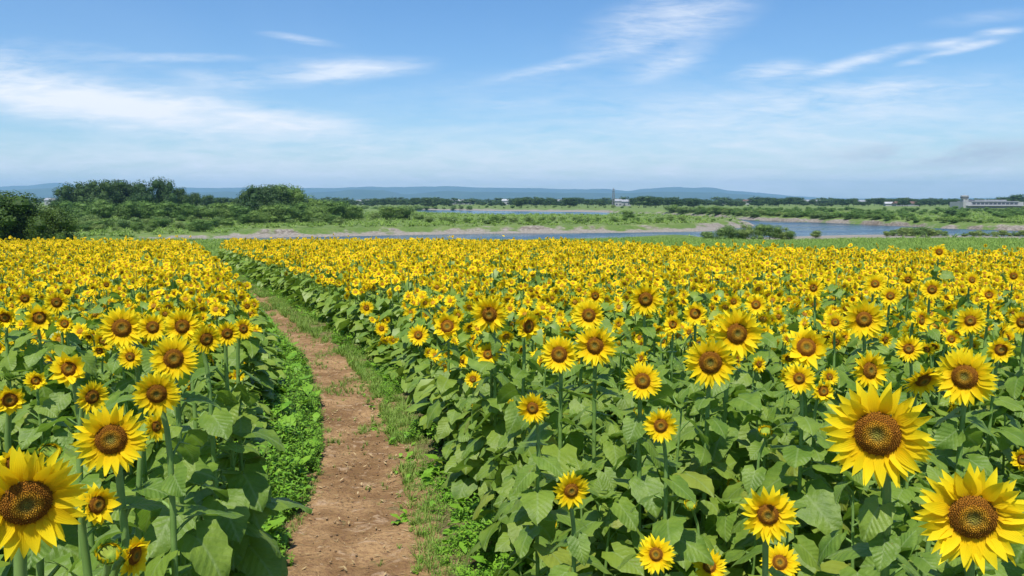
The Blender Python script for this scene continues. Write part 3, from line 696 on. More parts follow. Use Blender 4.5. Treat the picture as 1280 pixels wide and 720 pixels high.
pos, q = strip_pts(900, 2.5, 20, lambda y, q: SL(y) - .05 + (SG(y) - SL(y)) * q); kk = np.abs(q - .42) > .24; pos = pos[kk]
gw3 = scatter(WP, pos, rng.uniform(0, 6.28, len(pos)), rng.uniform(.06, .14, len(pos)))
o = link('weeds', to_mesh('weeds', join([gw1, gw2, gw3]), [M_WEED, M_STEM])); tag(o, 'bright green leafy weeds growing thickly along both edges of the path', 'weeds', None, 'stuff')
gs = []
pos, q = strip_pts(9000, 2.2, 46, lambda y, q: SR(y) - .16 + (SG(y) - SR(y) + .25) * q, 1.5)
kk = (fbm(pos[:, 0] * 2.5, pos[:, 1] * 2.5, 45, 3) > .36); pos = pos[kk]; q = q[kk]
gs.append(scatter(TP, pos, rng.uniform(0, 6.28, len(q)), rng.uniform(.06, .19, len(q)) * np.interp(pos[:, 1], [3, 20], [.8, 1.3])))
pos, q = strip_pts(2600, 2.2, 46, lambda y, q: SL(y) - .12 + .30 * q, 1.5)
gs.append(scatter(TP, pos, rng.uniform(0, 6.28, len(q)), rng.uniform(.05, .13, len(q)) * np.interp(pos[:, 1], [3, 20], [.8, 1.3])))
pos, q = strip_pts(2200, 2.5, 40, lambda y, q: SL(y) + (SR(y) - SL(y)) * q, 1.0); kk = rng.random(2200) < np.where(np.abs(q - .5) > .3, .8, .22) * np.interp(pos[:, 1], [3, 14], [.5, 1.4]); pos = pos[kk]
gs.append(scatter(TP, pos, rng.uniform(0, 6.28, len(pos)), rng.uniform(.03, .09, len(pos))))
pos, q = strip_pts(5200, 9, 46, lambda y, q: SL(y) + (SR(y) - SL(y)) * q, 1.3); kk = fbm(pos[:, 0] * 2, pos[:, 1] * 1.2, 46, 3) > np.interp(pos[:, 1], [9, 22], [.55, .40]) ; pos = pos[kk]
gs.append(scatter(TP, pos, rng.uniform(0, 6.28, len(pos)), rng.uniform(.04, .12, len(pos))))
o = link('path_grass', to_mesh('path_grass', join(gs), [M_GRASS])); tag(o, 'short sparse grass growing on the verges of the earth path', 'grass', None, 'stuff')
# dry bits lying on the path
st = petal(1, .05, 2, 1, .05, 0)
pos, q = strip_pts(2600, 2.8, 18, lambda y, q: SL(y) + (SG(y) - SL(y) + .1) * q, 1.2); pos[:, 2] += .035
o = link('straw_litter', to_mesh('straw_litter', scatter([st, st.xf(ry(.15)), petal(1, .16, 2, 1, .2, .2)], pos, rng.uniform(0, 6.28, len(pos)), rng.uniform(.02, .07, len(pos))), [M_STRAW]))
tag(o, 'dry pale straw and leaf scraps scattered over the brown path', 'litter', None, 'stuff')

def stone(seed):
    r = np.random.default_rng(seed); th = np.linspace(0, 2 * math.pi, 6, endpoint=False); ph = np.linspace(-1.5, 1.5, 4)
    P = np.stack([np.cos(ph)[:, None] * np.cos(th), np.cos(ph)[:, None] * np.sin(th), np.broadcast_to(np.sin(ph)[:, None] * .6, (4, 6))], -1) * r.uniform(.7, 1.2, (4, 6, 1)); return grid(P, wrap=True)
pos, q = strip_pts(1500, 2.8, 16, lambda y, q: SL(y) - .05 + (SG(y) - SL(y) + .1) * q, 1.2); pos[:, 2] += .03
o = link('soil_clods', to_mesh('soil_clods', scatter([stone(k) for k in range(5)], pos, rng.uniform(0, 6.28, len(pos)), .003 + .013 * rng.random(len(pos)) ** 4), [m_simple('clod_earth', (.17, .10, .055), (.36, .25, .15), 3, .95, .1)]))
tag(o, 'small clods and stones lying on the trodden earth path', 'clods', None, 'stuff')
# meadow grass beyond the field
def band(n, f):
    u = rng.uniform(-.75, .75, n); y = 29 + 91 * rng.random(n) ** .9; x = u * y; k = (y > yfar(x, y) + .2) & f(u, y)
    x, y = x[k], y[k]; z, d, w = terr(x, y, True); k = d > 1.5 + (w > 10) * 15; return np.stack([x, y, z], -1)[k]
pos = band(60000, lambda u, y: (u > .02) | (rng.random(len(u)) < .45))
gt = scatter([Geo(*(lambda t: (t.V * [2.4, 2.4, 1], t.F))(tuft_proto(80 + s, 7))) for s in range(6)], pos, rng.uniform(0, 6.28, len(pos)), rng.uniform(.22, .5, len(pos)) , rng.uniform(.2, .55, len(pos)) * (.6 + .8 * fbm(pos[:, 0] / 6, pos[:, 1] / 6, 8)))
o = link('meadow_grass', to_mesh('meadow_grass', gt, [M_GRASS])); tag(o, 'strip of rough green meadow grass between the field and the river', 'grass', None, 'stuff')

# ------------------------------------------------------------------ trees and bushes
def crown_geo(seed, nq, size, lobes, lowest=.3, spread=.5, rad_=(.13, .22), core=.30):
    r = np.random.default_rng(seed); V = []; C = []
    for i in range(lobes):
        a = r.uniform(0, 6.28); q = spread * math.sqrt(r.uniform(0, 1)); h = lowest + (1 - lowest) * r.uniform(.12, .92)
        rr = r.uniform(*rad_) * (1.25 - .5 * abs(h - .5)); lim = math.sqrt(max(0.02, 1 - ((h - .45) / .62) ** 2)); C.append((q * lim * math.cos(a), q * lim * math.sin(a), min(h, 1 - rr * .8), rr))
    C.append((0, 0, lowest + (1 - lowest) * .48, core)); C = np.array(C)
    wts = C[:, 3] ** 2; pick = r.choice(len(C), nq, p=wts / wts.sum()); c = C[pick]
    dv = r.normal(0, 1, (nq, 3)); dv /= np.linalg.norm(dv, axis=1)[:, None]
    rad = c[:, 3] * r.uniform(.55, 1.12, nq) ** .6; P = c[:, :3] + dv * rad[:, None] * np.array([1, 1, 1.0]); P[:, 2] = np.maximum(P[:, 2], lowest * .5 + .01)
    nrm = dv + r.normal(0, .30, (nq, 3)); nrm /= np.linalg.norm(nrm, axis=1)[:, None]
    t1 = np.cross(nrm, r.normal(0, 1, (nq, 3))); t1 /= np.linalg.norm(t1, axis=1)[:, None]; t2 = np.cross(nrm, t1)
    s = size * r.uniform(.6, 1.3, nq)[:, None]
    Q = np.stack([P - t1 * s, P - t2 * s * .55, P + t1 * s, P + t2 * s * .55], 1)
    F = np.arange(nq * 4).reshape(-1, 4); gs = [Geo(Q.reshape(-1, 3), F)]
    th = np.linspace(0, 2 * math.pi, 8, endpoint=False); ph = np.linspace(-1.4, 1.4, 5)
    for cx, cy, cz, rr in C:                             # leafy inner mass that stops sky showing through everywhere
        rr = rr * .5; PP = np.stack([cx + rr * np.cos(ph)[:, None] * np.cos(th), cy + rr * np.cos(ph)[:, None] * np.sin(th), np.broadcast_to(cz + rr * np.sin(ph)[:, None], (5, 8))], -1)
        gs.append(grid(PP, wrap=True))
    return join(gs)
def trunk_geo(seed, h=.5):
    r = np.random.default_rng(seed); gs = [tube([(0, 0, -.03), (r.normal(0, .01), 0, h * .5), (r.normal(0, .02), 0, h)], [.032, .024, .016], 7)]
    for k_ in range(5):
        a = k_ * 1.3 + r.uniform(0, .6); b = h * r.uniform(.45, .95); gs.append(tube([(0, 0, b), (.1 * math.cos(a), .1 * math.sin(a), b + .09), (.24 * math.cos(a), .24 * math.sin(a), b + .22)], [.015, .011, .005], 5))
    return join(gs)
def variants(name, mat, n, **kw):
    return [to_mesh(name, crown_geo(hash_ + k_, **kw), [mat], False) for hash_ in (kw.pop('seed0'),) for k_ in range(n)]
CR_TREE = variants('crown', M_TREE, 4, seed0=10, nq=3800, size=.024, lobes=22, lowest=.16, spread=.38, core=.36)
CR_DARKF = variants('crown', M_DARK, 3, seed0=20, nq=11000, size=.016, lobes=30, lowest=.0, spread=.42)
CR_BUSH = variants('crown', M_BUSH, 5, seed0=30, nq=4200, size=.024, lobes=11, lowest=.0, spread=.34, rad_=(.14, .24), core=.40)
CR_WIL = variants('crown', M_WILLOW, 4, seed0=40, nq=3600, size=.025, lobes=10, lowest=.0, spread=.36, rad_=(.14, .24), core=.38)
TR = [to_mesh('trunk', trunk_geo(s), [M_BARK]) for s in range(3)]
def tree(px, topy, wpx, Y, kind, label, group=None, name=None, cat=None):
    r = np.random.default_rng(int(px * 7 + Y * 3 + topy)); X = (px - 640) / FPX * Y
    z0 = tz(X, Y); zt = at_depth(px, topy, Y)[2]; h = max(zt - z0, .5); w = wpx / FPX * Y * 1.12
    lst = {'tree': CR_TREE, 'dark': CR_DARKF, 'bush': CR_BUSH, 'willow': CR_WIL}[kind]
    nm = name or {'tree': 'tree', 'dark': 'tree', 'bush': 'bush', 'willow': 'bush'}[kind]
    e = bpy.data.objects.new(nm, None); COL.objects.link(e); e.location = (X, Y, z0 - .05); tag(e, label, cat or nm, group)
    w = min(max(w, h * .45), h * 2.0)
    link('crown', lst[int(r.integers(0, len(lst)))], e, None, (0, 0, r.uniform(0, 6.28)), (w, w, h * 1.03))
    link('trunk', TR[int(r.integers(0, 3))], e, None, (0, 0, r.uniform(0, 6.28)), (w * .8, w * .8, h))
    return e
tree(-34, 241, 130, 66, 'dark', 'dark dense tree cut by the left edge behind the field')
tree(22, 243, 92, 62, 'dark', 'dark dense tree at the left behind the field, beside the one cut by the edge')
tree(60, 259, 58, 60, 'dark', 'low dark bush at the right foot of the dark trees on the left', name='bush')
G = 'grove of dark trees behind the left meadow'
for i, (px, ty, w) in enumerate([(84, 236, 30), (99, 231, 32), (116, 229, 34), (133, 227, 34), (150, 227, 34), (167, 228, 34), (182, 233, 30)]):
    tree(px, ty - 1, w * 1.2, 232 + (i % 3) * 5, 'tree', 'dark green tree of the long rounded grove on the left', G)
tree(205, 223.5, 36, 236, 'tree', 'tallest dark tree, standing free right of the long grove')
tree(228, 235, 24, 240, 'tree', 'mid-sized dark tree right of the tallest one')
tree(246, 241, 16, 245, 'tree', 'small pointed dark tree right of the mid-sized one')
for px, ty, w in [(262, 244, 18), (280, 247, 20), (296, 248, 18), (310, 248, 18)]:
    tree(px, ty, w, 330, 'tree', 'low far tree in the dark gap between the grove and the round thicket', 'far trees between grove and thicket')
r_ = random.Random(4)
for i in range(46):
    px = r_.uniform(88, 440); Y = r_.uniform(134, 172) if px < 275 else r_.uniform(152, 178)
    if poly_sd(np.array([(px - 640) / FPX * Y]), np.array([float(Y)]), RIVER)[0] < 7: continue
    tree(px, 250 + 5100 / Y - r_.uniform(7, 13), r_.uniform(12, 26), Y, 'bush' if r_.random() < .6 else 'willow', 'small bush scattered over the grassy left meadow', 'small bushes of the left meadow')
G = 'round dark thicket left of the river'
for px, ty, w in [(311, 239, 36), (328, 233, 44), (346, 231.5, 46), (364, 233.5, 42), (379, 240, 32), (337, 236, 50), (357, 237, 48)]:
    tree(px, ty, w, 205, 'bush' if px > 360 else 'tree', 'tree of the round dark thicket by the river', G)
G = 'bushes of the left meadow'
for i, (px, ty, w, Y) in enumerate([(86, 252, 30, 185), (104, 253, 34, 182), (130, 250, 38, 172), (160, 252, 32, 176), (176, 251, 34, 178), (194, 253, 34, 174), (212, 252, 36, 172), (230, 254, 28, 176), (248, 256, 30, 182), (268, 254, 34, 178), (288, 254, 34, 180), (303, 257, 30, 176), (338, 258, 34, 168), (356, 255, 36, 170), (376, 254, 36, 172), (394, 250, 36, 186), (412, 250, 38, 186), (430, 252, 36, 188), (444, 257, 24, 186), (400, 259, 34, 170), (325, 263, 30, 160), (306, 268, 28, 158)]):
    tree(px, ty, w, Y, 'bush', 'mid green rounded bush in the belt behind the left meadow', G)
G = 'low bushes near the left shore'
for px, ty, w, Y in [(166, 272, 40, 148), (118, 268, 34, 150), (98, 274, 30, 145), (204, 271, 34, 150), (226, 277, 34, 146), (256, 276, 34, 146), (240, 284, 28, 140), (262, 285, 26, 138), (284, 272, 30, 152), (146, 283, 24, 136), (190, 282, 26, 137), (215, 287, 24, 134)]:
    tree(px, ty, w, Y, 'willow' if (px // 2) % 2 else 'bush', 'low spreading bush between the left meadow and the shore', G)
G = 'bushes along the river island'
isl_ = [(468, 265, 26, 190), (488, 258, 32, 190), (508, 257, 30, 192), (524, 267, 18, 190)]
isl_ += [(540 + i * 15 + random.uniform(-4, 4), 271 + random.uniform(-1.6, 1.6), random.uniform(16, 26), 172 + random.uniform(-8, 18)) for i in range(22)]
isl_ += [(650, 281, 24, 160), (672, 281, 30, 160), (696, 280, 26, 161), (720, 279, 24, 162), (872, 272, 26, 182), (892, 273, 30, 182), (912, 276, 26, 184), (926, 279, 16, 186), (523, 281, 10, 153)]
isl_ += [(random.uniform(460, 900), random.uniform(274, 279), random.uniform(12, 20), random.uniform(160, 172)) for i in range(16)]
for px, ty, w, Y in isl_:
    tree(px, ty, w, Y, 'willow' if random.random() < .6 else 'bush', 'small bush growing on the low river island', G)
tree(785, 263.5, 21, 205, 'bush', 'round dark bush standing over the middle of the river island')
G = 'bushes on the near bank right of centre'
for px, ty, w, Y in [(884, 289, 22, 113), (902, 284, 26, 114), (916, 281.5, 26, 115), (932, 280, 26, 115), (948, 280, 26, 115), (962, 281, 26, 114), (976, 284, 22, 114), (988, 288, 18, 113)]:
    tree(px, ty, w, Y, 'willow', 'bush of the leafy clump on the near bank left of the gravel bar', G)
tree(1019, 288, 26, 124, 'willow', 'single small bush at the left end of the gravel bar')
G = 'bushes in front of the right river'
for px, ty, w, Y in [(1108 + 8 * i, 289.5 - 5 * math.sin((i + .5) / 10 * 3.14) * (1 + .3 * (i % 2)), 22, 129 + (i * 7) % 5) for i in range(10)]:
    tree(px, ty, w, Y, 'willow', 'bush of the low clump on the gravel bar in front of the river', G)
for px, ty, w, Y in [(1206 + 9 * i, 290.5 - 1.5 * (i % 3), 20, 130 + (i * 5) % 4) for i in range(10)]:
    tree(px, ty, w, Y, 'willow', 'bush of the low clump at the right end of the gravel bar', 'bushes at the right end of the gravel bar')
G = 'bushes along the far river bank'
fr = [(1460, 291.5), (1280, 288.6), (1186, 285.7), (1085, 280.7), (1010, 277.6), (941, 275.3), (880, 271), (830, 268)]
fx = [a for a, b in fr][::-1]; fyy = [b for a, b in fr][::-1]
px = 836
while px < 1320:
    sy = float(np.interp(px, fx, fyy)); Y = W(px, sy)[1] + 5
    tree(px, sy - 12.0 + random.uniform(-2.2, 2), random.uniform(13, 21), Y + random.uniform(-2, 4), 'willow' if random.random() < .35 else 'bush', 'bush of the long green belt on the far river bank', G); px += random.uniform(4.6, 7)
fb = []
for i in range(190):
    px = random.uniform(850, 1300); Y = random.uniform(205, 380); X_ = (px - 640) / FPX * Y
    if poly_sd(np.array([X_]), np.array([float(Y)]), RIVER)[0] < 3.5 or Y < 250 and px < 960: continue
    fb.append((X_, Y, tz(X_, Y), random.uniform(2.2, 5.2), random.uniform(.9, 2.0)))
fb = np.array(fb); fbg = scatter([crown_geo(960 + s_, 1500, .034, 8, 0, .36, (.16, .28), .38) for s_ in range(5)], fb[:, :3], rng.uniform(0, 6.28, len(fb)), fb[:, 3], fb[:, 4])
o = link('scrubland', to_mesh('scrubland', fbg, [M_BUSH], False)); tag(o, 'green bushy scrub spread over the flat land behind the far river bank', 'scrub', None, 'stuff')
tree(1187, 262.5, 27, 230, 'tree', 'broad dark bush standing out on the flat land left of the long white building', name='bush')
G = 'bushes on the bank beyond the second channel'
px = 425
while px < 850:
    tree(px, 257.5 + random.uniform(-1.2, 1.2), random.uniform(16, 24), 470 + random.uniform(-10, 30), 'willow' if random.random() < .5 else 'bush', 'bush of the green belt beyond the distant channel', G); px += random.uniform(9, 12)
prof = [(395, 250), (440, 250), (480, 247.5), (500, 250), (516, 248), (536, 247.5), (557, 247.5), (575, 252), (600, 252), (625, 252), (648, 247), (675, 247.5), (700, 249), (716, 247), (735, 249), (757, 250), (775, 252), (800, 245.5), (815, 246), (840, 248), (865, 248), (885, 251), (900, 251), (930, 252), (955, 247), (972, 249), (990, 246.5), (1010, 249), (1040, 249), (1060, 248), (1100, 247.5), (1140, 248.5), (1195, 249.5), (1210, 252)]
G = 'trees of the far treeline'
px = 400
while px < 1205:
    ty = float(np.interp(px, [a for a, b in prof], [b for a, b in prof])) + random.uniform(-.8, 1.0)
    if min(abs(px - q_) for q_ in (452, 463, 566, 578, 588, 632, 700, 781, 774, 905, 932, 1005, 1020, 1034, 1075)) < 5: ty += 4.5
    tree(px, ty, random.uniform(9, 16), 620 + random.uniform(-50, 90), 'tree', 'dark tree of the far treeline under the hills', G); px += random.uniform(4.5, 8)
for px, ty, w in [(804, 245, 24), (818, 247, 20), (843, 248, 26), (866, 248, 24), (712, 247, 20), (652, 247.5, 20), (536, 247.5, 18), (866, 250, 22)]:
    tree(px, ty + .3, w, 500, 'tree', 'large rounded tree standing out of the far treeline', 'rounded trees of the far treeline')
for px, ty, w in [(1238, 249, 18), (1250, 246.5, 24), (1264, 244, 28), (1280, 243, 30), (1300, 243, 30), (1325, 245, 30)]:
    tree(px, ty, w, 560, 'tree', 'tree on the rise behind the long white building', 'trees behind the long white building')
for px, ty, w in [(1203, 260, 14), (1222, 259.5, 16), (1240, 260.5, 14), (1259, 259, 18), (1276, 258, 18), (1290, 257, 20)]:
    tree(px, ty, w, 405, 'bush', 'bush close in front of the long white building', 'bushes in front of the long white building')
# far woodland as one mass
r = np.random.default_rng(5); n = 420; uu = r.uniform(-.75, .8, n); yy = r.uniform(760, 1500, n)
wood = scatter([crown_geo(900 + s, 260, .07, 8, 0, .42) for s in range(4)], np.stack([uu * yy, yy, terr(uu * yy, yy)], -1), r.uniform(0, 6.28, n), r.uniform(14, 26, n), r.uniform(5.5, 8.5, n))
o = link('distant_woodland', to_mesh('distant_woodland', wood, [M_TREE], False)); tag(o, 'far-off dark woodland band along the foot of the hills', 'woodland', None, 'stuff')
# reeds and scrub roughening the meadow and island
n = 9000; u = rng.uniform(-.68, .72, n); y = rng.uniform(122, 330, n); x = u * y; z, d, w = terr(x, y, True); k = (d > w * .8)
sc_ = scatter([Geo(t.V * [3, 3, 1], t.F) for t in (tuft_proto(90 + s, 9) for s in range(5))], np.stack([x, y, z], -1)[k], rng.uniform(0, 6.28, k.sum()), rng.uniform(.4, 1.1, k.sum()), rng.uniform(.3, 1.0, k.sum()))
o = link('riverside_scrub', to_mesh('riverside_scrub', sc_, [M_GRASS])); tag(o, 'rough grass and scrub covering the river island and far banks', 'scrub', None, 'stuff')

# ------------------------------------------------------------------ buildings and mast
M_WALL = m_simple('weathered_white_render', (.30, .30, .295), (.37, .37, .365), .3, .8)
M_ROOFG = m_simple('grey_roof', (.22, .23, .25), (.32, .33, .35), .5, .7)
M_ROOFB = m_simple('red_brown_roof', (.12, .07, .05), (.17, .10, .075), .5, .8)
M_ROOFW = m_simple('pale_roof', (.36, .37, .38), (.44, .45, .46), .5, .6)
M_GLASS = m_simple('window_glass', (.04, .05, .07), (.06, .07, .09), .5, .2, .5)
M_STEEL = m_simple('mast_steel', (.14, .145, .15), (.2, .2, .21), .5, .5)
def house(px, Y, w, h, dp, rot, roofm, label, group='houses in the far treeline', lift=0):
    X = (px - 640) / FPX * Y; e = bpy.data.objects.new('house', None); COL.objects.link(e); e.location = (X, Y, tz(X, Y) + lift - .02); e.rotation_euler = (0, 0, rot)
    tag(e, label, 'house', group)
    link('wall', to_mesh('wall', box(-w / 2, w / 2, -dp / 2, dp / 2, 0, h), [M_WALL], False), e)
    o_ = .5; rf = Geo([(-w / 2 - o_, -dp / 2 - o_, h), (w / 2 + o_, -dp / 2 - o_, h), (w / 2 + o_, dp / 2 + o_, h), (-w / 2 - o_, dp / 2 + o_, h), (-w / 2, 0, h + dp * .28), (w / 2, 0, h + dp * .28)],
                      [(0, 1, 5, 4), (2, 3, 4, 5), (0, 4, 3, -1), (1, 2, 5, -1), (3, 2, 1, 0)])
    rf.V[:, 2] += .01; link('roof', to_mesh('roof', rf, [roofm], False), e)
    nwin = max(2, int(w // 3))
    for fl in range(int(h // 2.7)):
        for i in range(nwin):
            cx = -w / 2 + (i + .5) * w / nwin; f = link('window', to_mesh('window', box(cx - .7, cx + .7, -dp / 2 - .06, -dp / 2 + .02, fl * 2.8 + 1, fl * 2.8 + 2.2), [M_ROOFW], False), e)
            link('pane', to_mesh('pane', box(cx - .58, cx + .58, -dp / 2 - .08, -dp / 2 - .03, fl * 2.8 + 1.1, fl * 2.8 + 2.1), [M_GLASS], False), f)
GH = 'small pale houses in the far treeline'
for px, w, h, rf in [(452, 12, 4.6, M_ROOFG), (463, 9, 5.2, M_ROOFW), (566, 11, 4.6, M_ROOFG), (578, 10, 5, M_ROOFW), (588, 9, 4.4, M_ROOFB), (700, 9, 5, M_ROOFG), (905, 9, 4.6, M_ROOFW), (932, 10, 4.8, M_ROOFB), (1005, 11, 4.4, M_ROOFG), (1020, 10, 4.6, M_ROOFW), (1034, 9, 4.2, M_ROOFG), (1075, 10, 4.4, M_ROOFG)]:
    house(px, 850, w * .8, h * .72, 6, R(random.uniform(-25, 25)), rf, 'small pale house half hidden in the far treeline', GH)
house(632, 800, 7, 4.0, 6, 0, M_ROOFW, 'single bright white house in the treeline left of the mast', None)
house(781, 640, 7, 3.4, 6, R(8), M_ROOFG, 'white two-storey house in the treeline just right of the mast', None)
house(772, 612, 5, 4.0, 6, R(-4), M_ROOFG, 'lower grey-roofed house touching the white two-storey one by the mast', None)
house(1130, 620, 19, 2.0, 6, R(4), M_ROOFB, 'long low house with red-brown roof on the land across the river', None)
house(1108, 625, 6, 1.9, 5, R(-6), M_ROOFW, 'small pale shed left of the long red-brown-roofed house', None)
house(67, 700, 8, 4.0, 7, R(10), M_ROOFG, 'grey-roofed house glimpsed between the left dark tree and the grove', None)
# long building with tower
Y = 450; X0 = (1201 - 640) / FPX * Y; X1 = (1276 - 640) / FPX * Y; zb = tz(X0 + 10, Y)
e = bpy.data.objects.new('long_building', None); COL.objects.link(e); e.location = (X0, Y, zb); tag(e, 'long low white building with a dark window band and a round-headed tower', 'building')
Wd = X1 - X0
link('wall', to_mesh('wall', box(0, Wd, 0, 14, -.5, 3.7), [M_WALL], False), e)
link('roof', to_mesh('roof', join([box(4.5, Wd - 3, -.4, 14.4, 3.71, 4.15), box(7, Wd - 9, 1, 12, 4.16, 4.9)]), [M_ROOFG], False), e)
for i in range(11):
    cx = 5.0 + i * (Wd - 8) / 11; f = link('window', to_mesh('window', box(cx, cx + 2.1, -.08, .02, 2.2, 3.4), [M_ROOFW], False), e); link('pane', to_mesh('pane', box(cx + .1, cx + 2.0, -.12, -.03, 2.3, 3.3), [M_GLASS], False), f)
link('terrace', to_mesh('terrace', box(1.5, Wd + 1, -2.2, -.1, 1.5, 1.8), [M_ROOFW], False), e)
th = np.linspace(0, 2 * math.pi, 16, endpoint=False)
def lathe(prof_, cx, cy, k_=16):
    P = np.stack([np.stack([cx + a * np.cos(th), cy + a * np.sin(th), np.full(16, b)], -1) for a, b in prof_]); return grid(P, wrap=True)
tw = link('tower', to_mesh('tower', box(.6, 3.4, 1, 4.4, 3.72, 5.3), [M_WALL], False), e)
link('lookout', to_mesh('lookout', lathe([(1.3, 5.28), (2.1, 5.7), (2.1, 6.6), (1.9, 6.62), (1.9, 6.7), (2.1, 6.72), (2.1, 7.2), (.01, 7.5)], 2, 2.7), [M_WALL], False), tw)
link('lookout_window', to_mesh('lookout_window', lathe([(2.12, 5.95), (2.16, 6.0), (2.16, 6.4), (2.12, 6.45)], 2, 2.7), [M_GLASS], False), tw)
# lattice mast
Y = 600; X = (766 - 640) / FPX * Y; zg0 = tz(X, Y); e = bpy.data.objects.new('radio_mast', None); COL.objects.link(e); e.location = (X, Y, zg0); tag(e, 'thin grey lattice mast rising above the far treeline', 'mast')
Hm = at_depth(766, 234.5, Y)[2] - zg0; gs = []
for sx in (-1, 1):
    for sy in (-1, 1): gs.append(tube([(sx * .9, sy * .9, 0), (sx * .45, sy * .45, Hm * .93)], [.18, .15], 5))
for i in range(10):
    a, b = i / 10 * Hm * .93, (i + 1) / 10 * Hm * .93; wa, wb = .9 - .55 * i / 10, .9 - .55 * (i + 1) / 10
    for p, q_ in (((-wa, -wa, a), (wb, -wb, b)), ((wa, -wa, a), (-wb, -wb, b)), ((-wa, wa, a), (wb, wb, b)), ((wa, -wa, a), (wb, wb, b))): gs.append(tube([p, q_], [.06, .06], 4))
link('lattice', to_mesh('lattice', join(gs), [M_STEEL], False), e)
link('antenna', to_mesh('antenna', join([tube([(0, 0, Hm * .9), (0, 0, Hm)], [.16, .1], 6), box(-.8, .8, -.8, .8, Hm * .80, Hm * .82)]), [M_STEEL], False), e)

# ------------------------------------------------------------------ haze, light, sky
def vol_box():
    g = box(-9500, 9500, -120, 10500, -6.4, 235); me = to_mesh('haze', g, [], False)
    m, nt, N, L = newmat('haze_air'); out = N('ShaderNodeOutputMaterial'); v = N('ShaderNodeVolumePrincipled')
    v.inputs['Color'].default_value = (.40, .65, 1, 1); v.inputs['Density'].default_value = HAZE; v.inputs['Anisotropy'].default_value = .1
    L(v.outputs[0], out.inputs['Volume']); me.materials.append(m); o = link('haze', me); tag(o, 'pale blue summer haze over the whole plain', 'haze', None, 'stuff')
HAZE = 1.25e-4
vol_box()
SUN_EL, SUN_AZ = R(64), R(196)         # azimuth clockwise from +Y: behind the camera, to the left
sv = np.array([math.sin(SUN_AZ) * math.cos(SUN_EL), math.cos(SUN_AZ) * math.cos(SUN_EL), math.sin(SUN_EL)])
sl = bpy.data.lights.new('sun', 'SUN'); sl.energy = 4.3; sl.angle = R(.55); sl.color = (1, .955, .88); so_ = bpy.data.objects.new('sun', sl); COL.objects.link(so_)
from mathutils import Vector
so_.rotation_euler = Vector(sv).to_track_quat('Z', 'Y').to_euler()
w = bpy.data.worlds.new('World'); scene.world = w; w.use_nodes = True; nt = w.node_tree; nt.nodes.clear(); N = nt.nodes.new; L = nt.links.new
out = N('ShaderNodeOutputWorld'); bg = N('ShaderNodeBackground'); sky = N('ShaderNodeTexSky'); sky.sky_type = 'NISHITA'; sky.sun_disc = False
sky.sun_elevation = SUN_EL; sky.sun_rotation = SUN_AZ; sky.air_density = 1.0; sky.dust_density = .6; sky.ozone_density = 2.2; sky.altitude = 50
bg.inputs[1].default_value = .103
tc = N('ShaderNodeTexCoord'); sep = N('ShaderNodeSeparateXYZ'); L(tc.outputs['Generated'], sep.inputs[0])
yv = math_(nt, 'MAXIMUM', math_(nt, 'ABSOLUTE', sep.outputs[1]), .12)
u = math_(nt, 'DIVIDE', sep.outputs[0], yv); v = math_(nt, 'DIVIDE', sep.outputs[2], yv)
cmb = N('ShaderNodeCombineXYZ'); L(u, cmb.inputs[0]); L(v, cmb.inputs[1])
def uvp(px, py): d_ = ray(px, py); return d_[0] / d_[1], d_[2] / d_[1]
# px, py, half length px, half height px, tilt (deg, + = rising to the right), strength
CL = [(110, 128, 300, 30, -7, 1.25), (330, 156, 130, 17, -3, 1.0), (10, 98, 120, 26, -14, .5), (230, 72, 80, 5.5, 0, .42), (275, 100, 60, 13, -2, .42), (375, 49, 50, 5, -9, .36), (440, 88, 90, 12, 4, .75), (380, 90, 90, 20, 4, .3), (465, 186, 26, 5, 0, .42),
      (70, 70, 150, 20, -4, .25), (700, 82, 100, 8, 12, .45), (835, 28, 100, 34, 14, .62), (835, 80, 50, 14, 16, .45), (965, 88, 48, 11, 6, .85), (1060, 80, 78, 8, 15, .95), (1140, 78, 20, 4, 8, .5), (1185, 55, 34, 6, 8, .6), (1205, 60, 50, 5, 12, .75), (1250, 40, 30, 5, 6, .65), (1110, 110, 90, 10, 2, .6),
      (600, 160, 90, 6, 3, .25), (660, 128, 60, 5, 6, .22), (860, 150, 220, 28, 4, .30), (1130, 150, 260, 36, 3, .34), (930, 180, 400, 42, 0, .30), (200, 200, 420, 40, 0, .3), (700, 222, 1300, 46, 0, .8), (640, 120, 300, 30, 5, .16), (1050, 120, 260, 26, 4, .3), (1230, 22, 60, 8, 6, .2)]
acc = None
for (cpx, cpy, a, b, tl, stg) in CL:
    cu, cv = uvp(cpx, cpy); s1 = N('ShaderNodeVectorMath'); s1.operation = 'SUBTRACT'; L(cmb.outputs[0], s1.inputs[0]); s1.inputs[1].default_value = (cu, cv, 0)
    mp = N('ShaderNodeMapping'); mp.vector_type = 'TEXTURE'; mp.inputs['Rotation'].default_value = (0, 0, R(tl)); mp.inputs['Scale'].default_value = (a * 1.3 / 1000, b * 1.35 / 1000, 1); L(s1.outputs[0], mp.inputs[0])
    ln = N('ShaderNodeVectorMath'); ln.operation = 'LENGTH'; L(mp.outputs[0], ln.inputs[0])
    q = mrange(nt, ln.outputs['Value'], 0.05, 1.15, stg, 0)
    acc = q if acc is None else math_(nt, 'ADD', acc, math_(nt, 'MULTIPLY', q, math_(nt, 'SUBTRACT', 1, acc)))
